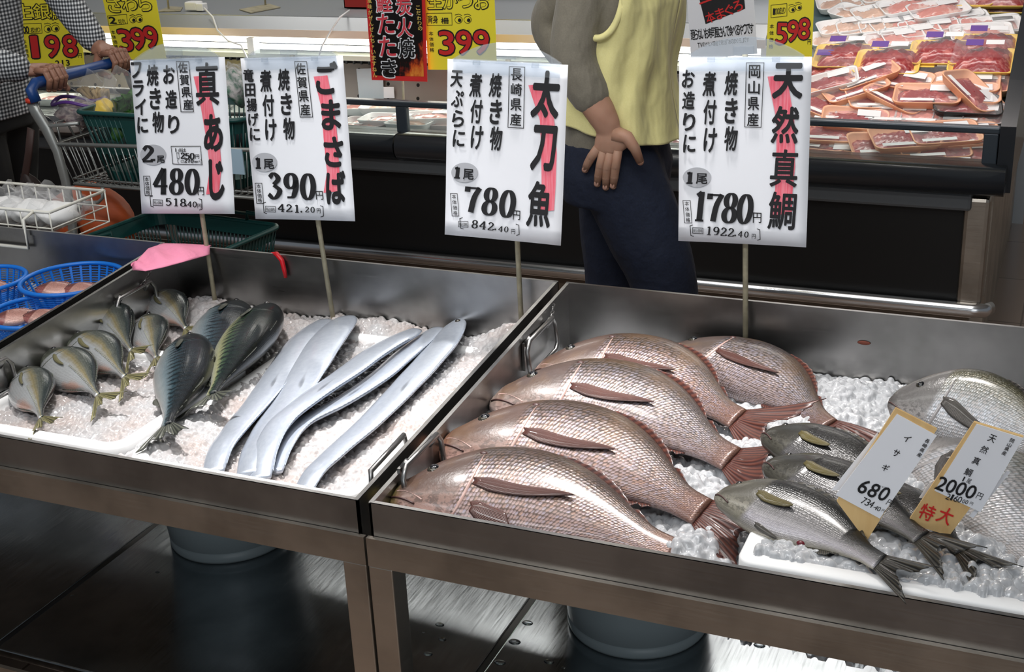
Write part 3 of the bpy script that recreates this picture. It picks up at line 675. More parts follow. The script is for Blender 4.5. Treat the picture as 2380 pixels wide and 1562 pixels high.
make_fish('mackerel', 'large blue black mackerel in front, tail reaching the front rim', G5, 'mackerel', zc((442, 782), (386, 985), .648, [(425, 880)]), 20, mack_mat('mackerel_skin_front', 71, False), FM['mack'], fat=1.34, tail=(.17, .62, .55, .004, 0), extra=finlets, **mk)
make_fish('mackerel', 'green backed spotted mackerel with head at the back wall right of the first pole', G5, 'mackerel', zc((632, 715), (490, 918), .650, [(560, 812)]), 24, mack_mat('mackerel_skin_green', 75, True), FM['mack'], fat=1.34, tail=(.17, .85, .55, .0, 0), extra=finlets, **mk)
make_fish('mackerel', 'mackerel behind, mostly hidden by the green backed one below the first pole', G5, 'mackerel', zc((550, 705), (470, 880), .642, [(512, 780)]), 10, mack_mat('mackerel_skin_rear', 79, False), FM['mack'], fat=1.45, tail=(.15, .5, .5, .0, 0), extra=finlets, **mk)

# ---- scabbardfish: long silver ribbons --------------------------------
def ribbon_mat():
    t = NT('scabbardfish_silver'); s = t.n('ShaderNodeSeparateXYZ'); t.L(t.uv(), s.inputs[0])
    cmb = t.n('ShaderNodeCombineXYZ'); t.L(t.math('MULTIPLY', s.outputs[0], 60), cmb.inputs[0]); t.L(t.math('MULTIPLY', s.outputs[1], 10), cmb.inputs[1])
    n = t.noise(cmb.outputs[0], 1.0, 4, .6); c2 = t.n('ShaderNodeCombineXYZ'); t.L(t.math('MULTIPLY', s.outputs[0], 3), c2.inputs[0]); t.L(t.math('MULTIPLY', s.outputs[1], 2.5), c2.inputs[1])
    n2 = t.noise(c2.outputs[0], 1.5, 1.5, .5)
    col = t.mix(t.step(n, .2, .8), srgb(196, 205, 220), srgb(212, 220, 232)); col = t.mix(t.math('MULTIPLY', t.step(n2, .64, .72), .55), col, srgb(60, 66, 80))
    t.set(Base_Color=col, Metallic=.66, Roughness=t.math('ADD', t.math('MULTIPLY', n, .06), .27), Coat_Weight=.4, Coat_Roughness=.1)
    n5 = t.noise(cmb.outputs[0], 5.0, 2); t.bump(n5, .05, .0006); return t.m
M['ribbon'] = ribbon_mat()
FM['ribbon'] = fin_mat('scabbardfish_fin', rgb(150, 160, 176), rgb(196, 204, 216), 60)
def ribbon_fish(label, path, W, z0, head=True):
    P = [at_z(x, y, z) for x, y, z in path]; P = np.array(P); d = np.r_[0, np.cumsum(np.linalg.norm(np.diff(P, axis=0), axis=1))]; tt = d/d[-1]; L = d[-1]
    C = lambda u: A(*[smooth_ip(tt, P[:, k], u) for k in range(3)])
    n = 90; K = 14; V = []; UV = []; us = np.linspace(0, 1, n); fr = []
    for u in us:
        T = unit(C(min(1, u+.01))-C(max(0, u-.01))); D = unit(np.cross(A(0, 0, 1), T)); N = np.cross(T, D)
        ph = .22; D, N = D*math.cos(ph)+N*math.sin(ph), N*math.cos(ph)-D*math.sin(ph); fr.append((T, D, N))
        hw = W*1.12*float(smooth_ip([0, .03, .08, .14, .3, .6, .85, 1], [.10, .27, .40, .48, .5, .43, .34, .27] if head else [.30, .40, .47, .5, .5, .43, .34, .27], u)); th = .17*hw+.003
        if u > .16: hw *= 1+.012*math.sin(u*37)
        c = C(u)
        for k in range(2*K):
            a = math.pi*k/K; V.append(c+D*hw*math.cos(a)+N*th*math.sin(a)*(1 if abs(math.sin(a)) > .3 else .8)); UV.append((u*L/.7, (k if k <= K else 2*K-k)/K))
    m_ = 2*K; F = [(i*m_+k, (i+1)*m_+k, (i+1)*m_+(k+1) % m_, i*m_+(k+1) % m_) for i in range(n-1) for k in range(m_)]
    F.append(tuple(range(m_))); F.append(tuple((n-1)*m_+k for k in range(m_-1, -1, -1)))
    r = empty('scabbardfish', C(.5)-A(0, 0, .01), label, 'fish', 'silver scabbardfish in the middle pan')
    MB().add(V, F, UV).build('body', M['ribbon'], r)
    rows = []; Ub = []
    for i in range(8, n-2):
        T, D, N = fr[i]; u = us[i]; hw = W*1.12*float(smooth_ip([0, .03, .08, .14, .3, .6, .85, 1], [.10, .27, .40, .48, .5, .43, .34, .27] if head else [.30, .40, .47, .5, .5, .43, .34, .27], u)); p = C(u)+D*(hw-.001)+N*.001
        rows.append([p, p+unit(D*.5+N*.2+T*.6)*.004, p+unit(D*.4+N*.35+T*.8)*.009]); Ub.append([(0, u), (.5, u), (1, u)])
    MB().grid(rows, Ub).build('dorsal_fin', FM['ribbon'], r, solid=.0008)
    if head:
        T, D, N = fr[4]; p = C(.035)+N*.007+D*.004
        e = MB().sphere(p, (.0062, .0062, .003), 14, 8, axes=np.array([T, D, N])).build('eye', M['eye'], r)
        MB().sphere(p+N*.002, (.0038, .0038, .002), 12, 8, axes=np.array([T, D, N])).build('pupil', M['pupil'], e)
        q = [C(u)+fr[int(u*89)][2]*.0035-fr[int(u*89)][1]*W*.10 for u in np.linspace(.002, .06, 6)]
        MB().tube(q, .0011, 6).build('mouth', M['mouth'], r)
    return r
ZR = .622
ribbon_fish('leftmost silver scabbardfish, beside the green backed mackerel', [(752, 748, .622), (705, 790, ZR), (655, 860, ZR), (600, 935, ZR), (545, 1000, ZR), (508, 1055, ZR), (495, 1100, .612)], .068, ZR, False)
ribbon_fish('second scabbardfish from the left with a broad shiny shoulder', [(800, 742, .636), (760, 790, .636), (715, 860, .634), (672, 930, .628), (620, 1005, .624), (590, 1065, .622), (580, 1105, .612)], .082, ZR, False)
ribbon_fish('third scabbardfish, curving across the second and bending to the front rim', [(962, 770, .636), (880, 815, .638), (800, 872, .644), (715, 930, .646), (650, 985, .640), (615, 1055, .628), (605, 1115, .612)], .064, ZR, False)
ribbon_fish('fourth scabbardfish, narrow, with a double bend behind the fifth', [(1015, 766, .628), (945, 822, .626), (870, 885, .626), (780, 942, .626), (700, 985, .624), (655, 1045, .620), (636, 1100, .610)], .055, ZR, False)
ribbon_fish('rightmost scabbardfish, round eye and pointed jaw at the back', [(1070, 742, .640), (1010, 822, .632), (935, 905, .628), (850, 990, .626), (770, 1060, .624), (722, 1110, .620), (706, 1140, .610)], .066, ZR, True)
# ------------------------------------------------------------------ lettering
_GC = {}
def glyph(ch, bold):
    """outline of one character; weight is added by laying shifted copies over each other"""
    k = (ch, round(bold, 3))
    if k in _GC: return _GC[k]
    if ch not in _GC:
        cu = bpy.data.curves.new('g', 'FONT'); cu.body = ch; cu.resolution_u = 3
        o = bpy.data.objects.new('g', cu); COL.objects.link(o); bpy.context.view_layer.update()
        me = bpy.data.meshes.new_from_object(o.evaluated_get(bpy.context.evaluated_depsgraph_get()))
        _GC[ch] = (np.array([(v.co[0], v.co[1], 0.0) for v in me.vertices]), [tuple(p.vertices) for p in me.polygons])
        bpy.data.objects.remove(o); bpy.data.curves.remove(cu); bpy.data.meshes.remove(me)
    V, F = _GC[ch]; n = len(V); Vs = [V]; Fs = list(F); r = bold*.8
    if r > .004:
        dirs = [(math.cos(t), math.sin(t)) for t in np.linspace(0, 2*math.pi, 9)[:-1]]
        rad = [r] if r < .03 else [r*.5, r]
        for q in rad:
            for d in dirs: Fs += [tuple(i+n*len(Vs) for i in f) for f in F]; Vs.append(V+A(d[0]*q, d[1]*q, 2e-5*len(Vs)))
    V = np.concatenate(Vs); lo, hi = V.min(0), V.max(0); lo[2] = 0; hi[2] = 1; _GC[k] = ((V-lo)/(hi-lo), Fs, (hi-lo)); return _GC[k]
def arc(cx, cy, rx, ry, a0, a1, n=18): return [(cx+rx*math.cos(math.radians(a)), cy+ry*math.sin(math.radians(a))) for a in np.linspace(a0, a1, n)]
def crv(*p):
    p = np.array(p, float); t = np.linspace(0, 1, len(p)); u = np.linspace(0, 1, 22)
    return [(float(smooth_ip(t, p[:, 0], q)), float(smooth_ip(t, p[:, 1], q))) for q in u]
DIG = {'0': [arc(.5, .5, .34, .44, 0, 360, 30)], '8': [arc(.5, .27, .27, .215, 0, 360, 26), arc(.5, .725, .32, .225, 0, 360, 28)],
 '9': [arc(.48, .31, .30, .25, 0, 360, 26), crv((.79, .28), (.80, .55), (.62, .86), (.26, .90))], '6': [arc(.52, .69, .30, .25, 0, 360, 26), crv((.21, .72), (.20, .45), (.38, .14), (.74, .10))],
 '3': [crv((.20, .20), (.46, .06), (.74, .24), (.46, .46)), crv((.46, .46), (.84, .68), (.50, .95), (.14, .80))], '7': [[(.12, .12), (.86, .12)], crv((.86, .10), (.58, .45), (.46, .95)), [(.13, .08), (.13, .26)]],
 '1': [[(.54, .05), (.54, .95)], [(.28, .95), (.80, .95)], [(.28, .17), (.54, .06)]], '4': [[(.68, .04), (.68, .95)], [(.68, .05), (.08, .67)], [(.06, .68), (.95, .68)], [(.5, .95), (.86, .95)]],
 '2': [crv((.20, .27), (.46, .05), (.80, .27), (.52, .60), (.14, .90)), [(.14, .92), (.88, .92)], [(.88, .92), (.88, .78)]], '5': [[(.26, .09), (.82, .09)], [(.26, .07), (.23, .48)], crv((.23, .46), (.55, .38), (.84, .66), (.55, .94), (.14, .84))]}
class Board:
    """a flat sheet in the place; lettering is laid on its face"""
    def __init__(s, O, U, V): s.O, s.U, s.V = [np.asarray(q, float) for q in (O, unit(U), unit(V))]; s.N = np.cross(s.U, s.V); s.N = s.N if np.dot(s.N, CAM-s.O) > 0 else -s.N
    def hit(s, px, py): d = ray(px, py); return CAM + d*(np.dot(s.O-CAM, s.N)/np.dot(d, s.N))
    def ppm(s, p):
        f = lambda q: np.array([FPX*np.dot(q-CAM, RT)/np.dot(q-CAM, FW), -FPX*np.dot(q-CAM, UP)/np.dot(q-CAM, FW)])
        return np.linalg.norm(f(p+s.U*.01)-f(p))*100, np.linalg.norm(f(p+s.V*.01)-f(p))*100
    def char(s, mb, ch, x, y, w_, h, bold=.03, mi=0, up=.0009, rot=0.0, asp=1.5, shear=0.0):
        p = s.hit(x, y); a, b = s.ppm(p); W, H = w_/a, h/b; G, F, sz = glyph(ch, bold)
        if asp and W/sz[0] > asp*H/sz[1]: W = asp*H/sz[1]*sz[0]
        if asp and H/sz[1] > 1.9*asp*W/sz[0]: H = 1.9*asp*W/sz[0]*sz[1]
        c, q = math.cos(rot), math.sin(rot); U, V = s.U*c+s.V*q, s.V*c-s.U*q
        mb.add([p+U*((g[0]-.5)*W+shear*(g[1]-.5)*H)-V*(g[1]-.5)*H+s.N*(up+g[2]) for g in G], F, mi=mi, smooth=False)
    def word(s, mb, txt, p0, p1, w_, h, **k):
        n = len(txt)
        for i, ch in enumerate(txt):
            f = i/max(1, n-1)
            small = ch in 'ゃっょー.・'
            s.char(mb, ch, p0[0]+(p1[0]-p0[0])*f, p0[1]+(p1[1]-p0[1])*f, w_*(.6 if small else 1), h*(.6 if small else 1), **k)
    def digit(s, mb, ch, x, y, w_, h, thick=.35, thin=.12, mi=0, up=.0009, shear=.10):
        p = s.hit(x, y); a, b = s.ppm(p); W, H = w_/a, h/b
        for st in DIG[ch]:
            P = np.array(st, float); P2 = P*A(W, H); n = len(P2); L = []; R = []
            for i in range(n):
                d = unit(P2[min(n-1, i+1)]-P2[max(0, i-1)]) if not (len(st) > 24 and i in (0, n-1)) else unit(P2[1]-P2[-2]); k = (thin+(thick-thin)*abs(d[1])**1.6)*W*.5
                nn = A(-d[1], d[0]); L.append(P2[i]+nn*k); R.append(P2[i]-nn*k)
            Q = L+R; mb.add([p+s.U*(q[0]-W/2-shear*(q[1]-H/2))+s.V*(q[1]-H/2)+s.N*up for q in Q], [(i, i+1, n+i+1, n+i) for i in range(n-1)], mi=mi, smooth=False)
    def line(s, mb, pts, wpx, mi=0, up=.0008, closed=False):
        P = [s.hit(*q) for q in pts]; k = wpx/np.mean(s.ppm(P[0]))/2
        if closed: P = P+[P[0]]
        for a, b in zip(P[:-1], P[1:]):
            d = unit(b-a); n = np.cross(d, s.N); a2, b2 = a-d*k, b+d*k
            mb.add([a2+n*k+s.N*up, b2+n*k+s.N*up, b2-n*k+s.N*up, a2-n*k+s.N*up], [(0, 1, 2, 3)], mi=mi, smooth=False)
    def poly(s, mb, pts, mi=0, up=.0004): mb.add([s.hit(*q)+s.N*up for q in pts], [tuple(range(len(pts)))], mi=mi, smooth=False)
    def oval(s, mb, x, y, rx, ry, mi=0, up=.0005, n=28): s.poly(mb, [(x+rx*math.cos(t), y+ry*math.sin(t)) for t in np.linspace(0, 2*math.pi, n+1)[:-1]], mi, up)

def marker_mat():
    t = NT('red_marker'); mp = t.n('ShaderNodeMapping'); mp.inputs['Scale'].default_value = (90, 1, 5); t.L(t.obj(), mp.inputs[0])
    f = t.noise(mp.outputs[0], 3, 3); t.set(Base_Color=t.mix(t.step(f, .3, .7), srgb(236, 92, 112), srgb(240, 138, 152)), Roughness=.6); return t.m
M['marker'] = marker_mat()
K_ = .9135
def price_sign(label, ctr, ang, pole_base, D):
    c = CAM+(A(*ctr)-CAM)*K_; a, b, g = [math.radians(q) for q in ang]
    Rz = Matrix.Rotation(a, 3, 'Z') @ Matrix.Rotation(b, 3, 'X') @ Matrix.Rotation(g, 3, 'Y')
    R = np.array(Rz); U, V = R[:, 0], -R[:, 2]; W, H = .257*K_, .364*K_
    B = Board(c, U, V); n = B.N
    r = empty('price_sign', pole_base, label, 'price sign', 'white price signs on poles over the fish')
    # paper, slightly curled at the bottom corners
    P = []
    for i in range(13):
        row = []
        for j in range(9):
            u, v = j/8-.5, i/12-.5; row.append(c+U*u*W+V*v*H - n*.0018 + n*.006*max(0, v-.30)*max(0, abs(u)-.25)*8)
        P.append(row)
    MB().grid(P).build('paper', M['paper'], r, solid=.0005)
    top = c - V*(H/2+.004) - n*.008
    pb = A(*pole_base); MB().tube([pb, pb*.5+top*.5, top], .0052, 12).build('pole', M['pole'], r)
    # clear arched clamp along the top edge
    m = MB(); hw = .104; base = c - V*(H/2-.024); ring = [base+U*hw*t for t in (-1, 1)]
    arcp = [c-V*(H/2+.002+.033*(1-(t*t)))+U*hw*t for t in np.linspace(1, -1, 17)]
    for off0, off1 in ((.001, .0035), (-.0075, -.005)):
        poly = ring+arcp; N_ = len(poly); v = [p+n*off0 for p in poly]+[p+n*off1 for p in poly]
        m.add(v, [tuple(range(N_)), tuple(range(2*N_-1, N_-1, -1))]+[(i, (i+1) % N_, N_+(i+1) % N_, N_+i) for i in range(N_)], smooth=False)
    m.tube([c-V*(H/2-.001)-U*hw+n*.0045, c-V*(H/2-.001)+U*hw+n*.0045], .003, 8)
    m.obox(c-V*(H/2+.012)+n*.005, U, V, n, .018, .007, .003)
    cl = m.build('clamp', M['acrylic'], r, 'clear arched plastic clamp')
    for t in (-.55, .55): MB().obox(c-V*(H/2-.004)+U*hw*t+n*.005, U, V, n, .006, .004, .004).build('clamp_hinge', M['acrylic'], cl)
    ink = M['ink']
    st = D['stripe']; m = MB(); sw = D['sw']
    L = [(x-sw/2+(3 if i % 2 else 0), y) for i, (x, y) in enumerate(st)]; Rr = [(x+sw/2, y-3) for x, y in st]
    for i in range(len(st)-1): B.poly(m, [L[i], Rr[i], Rr[i+1], L[i+1]], 0, .0003)
    m.build('marker_stripe', M['marker'], r, 'red marker stroke behind the name')
    m = MB()
    for ch, x, y, w_, h in D['title']: B.char(m, ch, x, y, w_, h, bold=.022 if ch in '真鯛' else .034 if ch in '然魚' else .048, asp=1.2, shear=.05)
    m.build('name_lettering', ink, r, 'large black brush characters')
    m = MB()
    for txt, p0, p1, w_, h in D['cook']: B.word(m, txt, p0, p1, w_, h, bold=.036, asp=1.0, shear=.08)
    m.build('cooking_lettering', ink, r)
    m = MB(); txt, p0, p1, w_, h, bx = D['origin']; B.word(m, txt, p0, p1, w_, h, bold=.022, asp=1.1); B.line(m, bx, 1.6, closed=True)
    m.build('origin_lettering', ink, r)
    m = MB(); x, y, rx, ry = D['oval']; B.oval(m, x, y, rx, ry)
    bd = m.build('count_badge', M['grey_oval'], r, 'pale grey oval')
    m = MB(); ch, x, y, w_, h = D['cnt']; B.digit(m, ch, x, y, w_, h, .34, .14, up=.0011); x, y, w_, h = D['bi']; B.char(m, '尾', x, y, w_, h, bold=.028, up=.0011)
    m.build('count_lettering', ink, bd)
    m = MB()
    for ch, x, y, w_, h in D['price']: B.digit(m, ch, x, y, w_, h)
    x, y, w_, h = D['yen']; B.char(m, '円', x, y, w_, h, bold=.012)
    m.build('price_lettering', ink, r)
    m = MB(); 
    for ch, x, y, w_, h in D['tax']: B.digit(m, ch, x, y, w_, h, .24, .10)
    x, y = D['tail']; B.char(m, '円', x, y, 9, 11, bold=.01)
    tx = D['tax']; xa = [q for q in tx if q[4] > 16][-1]; xb = [q for q in tx if q[4] < 16][0]; B.oval(m, xa[1]*.55+xb[1]*.45, xa[2]+7, 2.2, 2.2, 0, .0009, 10)
    (x0, y0), (x1, y1) = D['brk']; k = (y1-y0)/(x1-x0)
    B.line(m, [(x0+6, y0-13), (x0, y0-11), (x0+2, y0+11), (x0+8, y0+13)], 1.6); B.line(m, [(x1-8, y1-13), (x1-2, y1-11), (x1-1, y1+11), (x1-7, y1+13)], 1.6)
    x, y, w_ = D['zei']; B.line(m, [(x-w_/2, y-7), (x+w_/2, y-6), (x+w_/2, y+7), (x-w_/2, y+6)], 1.2, closed=True); B.word(m, '税込価格', (x-w_/2+4, y), (x+w_/2-4, y+.5), 5, 8, bold=.004)
    x, y, w_, h = D['hon']; B.line(m, [(x-w_/2-2, y-h/2), (x+w_/2-2, y-h/2), (x+w_/2+2, y+h/2), (x-w_/2+2, y+h/2)], 1.3, closed=True); B.word(m, '本体価格', (x-1.5, y-h/2+7), (x+1.5, y+h/2-7), 10, 10, bold=.008)
    m.build('tax_lettering', ink, r)
    if 'extra' in D:
        m = MB(); D['extra'](B, m); m.build('unit_price_lettering', ink, r)
def dg(s, x0, x1, y0, y1, w_, h): n = len(s); return [(c, x0+(x1-x0)*i/max(1, n-1), y0+(y1-y0)*i/max(1, n-1), w_, h) for i, c in enumerate(s)]
def aji_extra(B, m):
    B.line(m, [(398, 340), (466, 340), (470, 383), (402, 381)], 1.4, closed=True)
    B.word(m, '1点は', (409, 349), (428, 349), 9, 9, bold=.02)
    for d in dg('250', 425, 447, 362, 363, 12, 15): B.digit(m, *d)
    B.char(m, '円', 459, 364, 9, 10, bold=.01); B.line(m, [(411, 355), (416, 355), (417, 368), (412, 368)], 1, closed=True)
    for d in dg('270', 432, 447, 374, 374.5, 7, 9): B.digit(m, *d)
    for d in dg('00', 454, 458, 376, 376, 4, 5): B.digit(m, *d)
    B.char(m, '円', 464, 376, 4, 6, bold=.01); B.line(m, [(415, 370), (413, 372), (414, 378), (416, 379)], 1); B.line(m, [(421, 373), (428, 373), (428, 377), (421, 377)], .8, closed=True)
    B.line(m, [(467, 371), (469, 373), (469, 379), (467, 380)], 1)
ZP = .600
def pb(px, py, y=2.245): p = at_y(px, py, y); return (p[0], y, ZP)
price_sign('white price sign for horse mackerel, 480 yen, leftmost of the four poles', (-1.947, 2.485, .939), (4.7, -10.4, -2.6), pb(501, 705), dict(
    title=[('真', 482, 195, 54, 101), ('あ', 496, 309, 45, 88), ('じ', 504, 418, 36, 96)],
    cook=[('お造り', (393, 173), (404, 289), 27, 44), ('焼き物', (355, 175), (368, 284), 27, 50), ('フライに', (317, 163), (332, 291), 25, 38)],
    origin=('佐賀県産', (425, 157), (437, 243), 22, 25, [(410, 143), (439, 143), (450, 260), (421, 260)]), oval=(356, 360, 30, 24), cnt=('2', 344, 358, 32, 40), bi=(374, 370, 18, 17),
    price=dg('480', 374, 447, 421, 423, 35, 64), yen=(467, 444, 15, 20), tax=dg('518', 392, 426, 469, 471, 16, 19)+dg('40', 441, 453, 474.5, 475, 11, 14), tail=(464, 479), brk=((349, 468), (471, 475)), zei=(367, 471, 22), hon=(343, 432, 15, 45),
    stripe=[(465, 178), (479, 250), (494, 320), (500, 390), (494, 452)], sw=30, extra=aji_extra))
price_sign('white price sign for spotted mackerel, 390 yen, second pole from the left', (-1.602, 2.449, .958), (3.1, -5.7, -2.2), pb(775, 735), dict(
    title=[('ご', 760, 181, 52, 78), ('ま', 770, 267, 46, 72), ('さ', 776, 353, 46, 72), ('ば', 781, 436, 46, 80)],
    cook=[('焼き物', (660, 185), (672, 299), 27, 52), ('煮付け', (618, 188), (630, 302), 27, 52), ('竜田揚げに', (578, 175), (593, 312), 24, 31)],
    origin=('佐賀県産', (699, 160), (710, 255), 23, 27, [(685, 143), (713, 143), (727, 272), (698, 272)]), oval=(615, 377, 29, 22), cnt=('1', 600, 379, 24, 26), bi=(625, 381, 24, 24),
    price=dg('390', 638, 716, 432, 434, 37, 65), yen=(743, 454, 17, 20), tax=dg('421', 654, 690, 483, 485, 17, 19)+dg('20', 714, 727, 487, 487.5, 11, 14), tail=(741, 490), brk=((612, 483), (753, 491)), zei=(629, 486, 23), hon=(603, 449, 16, 47),
    stripe=[(745, 178), (760, 250), (768, 320), (773, 400), (768, 448)], sw=32))
price_sign('white price sign for scabbardfish, 780 yen, third pole from the left', (-1.071, 2.392, .972), (3.9, -7.0, 1.8), pb(1212, 745), dict(
    title=[('太', 1269, 220, 66, 112), ('刀', 1264, 345, 58, 108), ('魚', 1254, 475, 56, 108)],
    cook=[('焼き物', (1152, 198), (1153, 322), 28, 58), ('煮付け', (1106, 198), (1109, 320), 28, 56), ('天ぷらに', (1062, 183), (1067, 322), 28, 40)],
    origin=('長崎県産', (1201, 173), (1199, 278), 26, 29, [(1184, 155), (1220, 156), (1217, 298), (1181, 296)]), oval=(1080, 401, 31, 23), cnt=('1', 1063, 401, 26, 27), bi=(1089, 405, 25, 25),
    price=dg('780', 1099, 1180, 463, 474, 38, 68), yen=(1201, 500, 17, 22), tax=dg('842', 1104, 1141, 521, 526, 17, 20)+dg('40', 1164, 1177, 532, 533, 11, 14), tail=(1193, 538), brk=((1069, 519), (1208, 534)), zei=(1077, 521, 22), hon=(1057, 476, 16, 52),
    stripe=[(1246, 198), (1270, 280), (1276, 360), (1274, 430), (1270, 492)], sw=36))
price_sign('white price sign for wild sea bream, 1780 yen, rightmost pole', (-.594, 2.462, .982), (.3, -5.7, -1.7), pb(1735, 790), dict(
    title=[('天', 1832, 188, 72, 84), ('然', 1825, 290, 64, 88), ('真', 1823, 391, 64, 88), ('鯛', 1818, 490, 64, 88)],
    cook=[('焼き物', (1700, 193), (1699, 322), 30, 60), ('煮付け', (1649, 195), (1651, 326), 30, 58), ('お造りに', (1600, 183), (1603, 334), 29, 42)],
    origin=('岡山県産', (1754, 166), (1750, 278), 27, 31, [(1735, 146), (1776, 146), (1769, 296), (1731, 295)]), oval=(1620, 412, 33, 23), cnt=('1', 1603, 413, 28, 28), bi=(1631, 415, 27, 25),
    price=dg('1780', 1627, 1732, 479, 486, 38, 74), yen=(1760, 506, 20, 24), tax=dg('1922', 1648, 1699, 536, 540, 17, 21)+dg('40', 1721, 1735, 544, 545, 11, 15), tail=(1752, 549), brk=((1604, 536), (1768, 545)), zei=(1622, 536, 24), hon=(1598, 492, 17, 52),
    stripe=[(1806, 178), (1824, 280), (1826, 390), (1820, 450), (1818, 500)], sw=44))

# ---- wooden price tags stuck in the right pan -----------------------------
def wood_mat():
    t = NT('pale_pine'); mp = t.n('ShaderNodeMapping'); mp.inputs['Scale'].default_value = (60, 60, 8); t.L(t.obj(), mp.inputs[0])
    f = t.noise(mp.outputs[0], 1.2, 4); t.set(Base_Color=t.mix(f, srgb(238, 208, 150), srgb(212, 166, 104)), Roughness=.5); return t.m
M['wood'] = wood_mat()
def wood_card(label, ref, wood, paper, draw, behind, plane_ctr):
    ctr = CAM+(A(*plane_ctr)-CAM)*.925; a, b, g = [math.radians(q) for q in ref]
    R = np.array(Matrix.Rotation(a, 3, 'Z') @ Matrix.Rotation(b, 3, 'X') @ Matrix.Rotation(g, 3, 'Y'))
    B = Board(ctr, R[:, 0], -R[:, 2]); n = B.N
    foot = B.hit(*wood[2])*.5+B.hit(*wood[3])*.5
    r = empty('price_tag', foot, label, 'price tag', 'wooden price tags in the right pan')
    q = [B.hit(*p) for p in wood]; v = [p-n*.0005 for p in q]+[p-n*.0045 for p in q]
    MB().add(v, [(0, 1, 2, 3), (7, 6, 5, 4), (0, 4, 5, 1), (1, 5, 6, 2), (2, 6, 7, 3), (3, 7, 4, 0)], smooth=False).build('wooden_slat', M['wood'], r)
    q = [B.hit(*p) for p in paper]; v = [p+n*.0006 for p in q]+[p-n*.0003 for p in q]
    MB().add(v, [(0, 1, 2, 3), (7, 6, 5, 4), (0, 4, 5, 1), (1, 5, 6, 2), (2, 6, 7, 3), (3, 7, 4, 0)], smooth=False).build('paper_label', M['paper'], r)
    for i, bq in enumerate(behind):
        q = [B.hit(*p)-n*(.0060+.002*i) for p in bq]; v = q+[p-n*.0008 for p in q]
        MB().add(v, [(0, 1, 2, 3), (7, 6, 5, 4), (0, 4, 5, 1), (1, 5, 6, 2), (2, 6, 7, 3), (3, 7, 4, 0)], smooth=False).build('spare_label', M['paper'], r)
    draw(B, r)
def d680(B, r):
    ro = math.radians(12); m = MB()
    B.word(m, 'イサギ', (2108, 1018), (2058, 1086), 15, 17, bold=.010, up=.0014)
    B.word(m, '長崎県産', (2155, 1024), (2137, 1056), 10, 10, bold=.012, up=.0014)
    m.build('name_lettering', M['ink'], r); m = MB()
    for c, x, y in (('6', 2008, 1130), ('8', 2031, 1139), ('0', 2055, 1147)): B.char(m, c, x, y, 21, 36, bold=.016, up=.0014, asp=0)
    B.char(m, '円', 2068, 1168, 13, 15, bold=.002, up=.0014)
    B.word(m, '本体価格', (2046, 1129), (2062, 1134), 4, 4, bold=.0, up=.0014)
    for c, x, y, w_, h in (('7', 2008, 1163, 9, 17), ('3', 2017, 1167, 9, 17), ('4', 2026, 1171, 9, 17), ('4', 2036, 1179, 7, 11), ('0', 2043, 1182, 7, 11)): B.char(m, c, x, y, w_, h, bold=.002, up=.0014, asp=0)
    B.char(m, '円', 2053, 1186, 7, 7, bold=0, up=.0014); B.char(m, '・', 2031, 1178, 2, 2, bold=.0, up=.0014, asp=0)
    m.build('price_lettering', M['ink'], r)
def d2000(B, r):
    m = MB(); B.word(m, '天然真鯛', (2306, 1018), (2251, 1096), 17, 18, bold=.008, up=.0014); B.word(m, '岡山県産', (2352, 1023), (2334, 1052), 10, 10, bold=.008, up=.0014)
    B.word(m, '1尾', (2240, 1112), (2252, 1117), 10, 12, bold=.0, up=.0014); m.build('name_lettering', M['ink'], r); m = MB()
    for c, x, y in (('2', 2189, 1123), ('0', 2211, 1129), ('0', 2234, 1135), ('0', 2257, 1142)): B.char(m, c, x, y, 22, 34, bold=.014, up=.0014, asp=0)
    B.char(m, '円', 2277, 1152, 13, 16, bold=.002, up=.0014)
    for c, x, y, w_, h in (('2', 2204, 1153, 9, 15), ('1', 2213, 1155, 5, 15), ('6', 2222, 1158, 9, 15), ('0', 2231, 1160, 9, 15), ('0', 2240, 1164, 6, 10), ('0', 2247, 1166, 6, 10)): B.char(m, c, x, y, w_, h, bold=.002, up=.0014, asp=0)
    B.char(m, '円', 2258, 1169, 7, 7, bold=0, up=.0014); m.build('price_lettering', M['ink'], r); m = MB()
    B.char(m, '特', 2155, 1190, 34, 38, bold=.012, up=.0009, asp=0); B.char(m, '大', 2198, 1198, 34, 40, bold=.012, up=.0009, asp=0); m.build('handwriting', M['red'], r, 'red handwritten characters')
wood_card('680 yen grunt price tag, the left of two wooden tags', (10.4, -.6, 28.3), [(2082, 949), (2178, 998), (2014, 1259), (1945, 1166)], [(2085, 962), (2177, 1012), (2045, 1205), (1943, 1150)], d680, [[(1990, 1072), (2040, 1010), (2060, 1140), (1932, 1145)], [(2060, 1120), (2100, 1130), (2056, 1190), (2040, 1200)]], (-.192, 1.68, .745))
wood_card('2000 yen wild bream price tag with red handwriting, the right of two wooden tags', (4.2, 6.0, 19.0), [(2264, 982), (2379, 1016), (2206, 1246), (2108, 1216)], [(2270, 985), (2378, 1018), (2279, 1190), (2172, 1140)], d2000, [[(2340, 1100), (2348, 1104), (2262, 1210), (2252, 1206)], [(2160, 1130), (2180, 1120), (2170, 1170), (2135, 1165)]], (-.074, 1.722, .743))
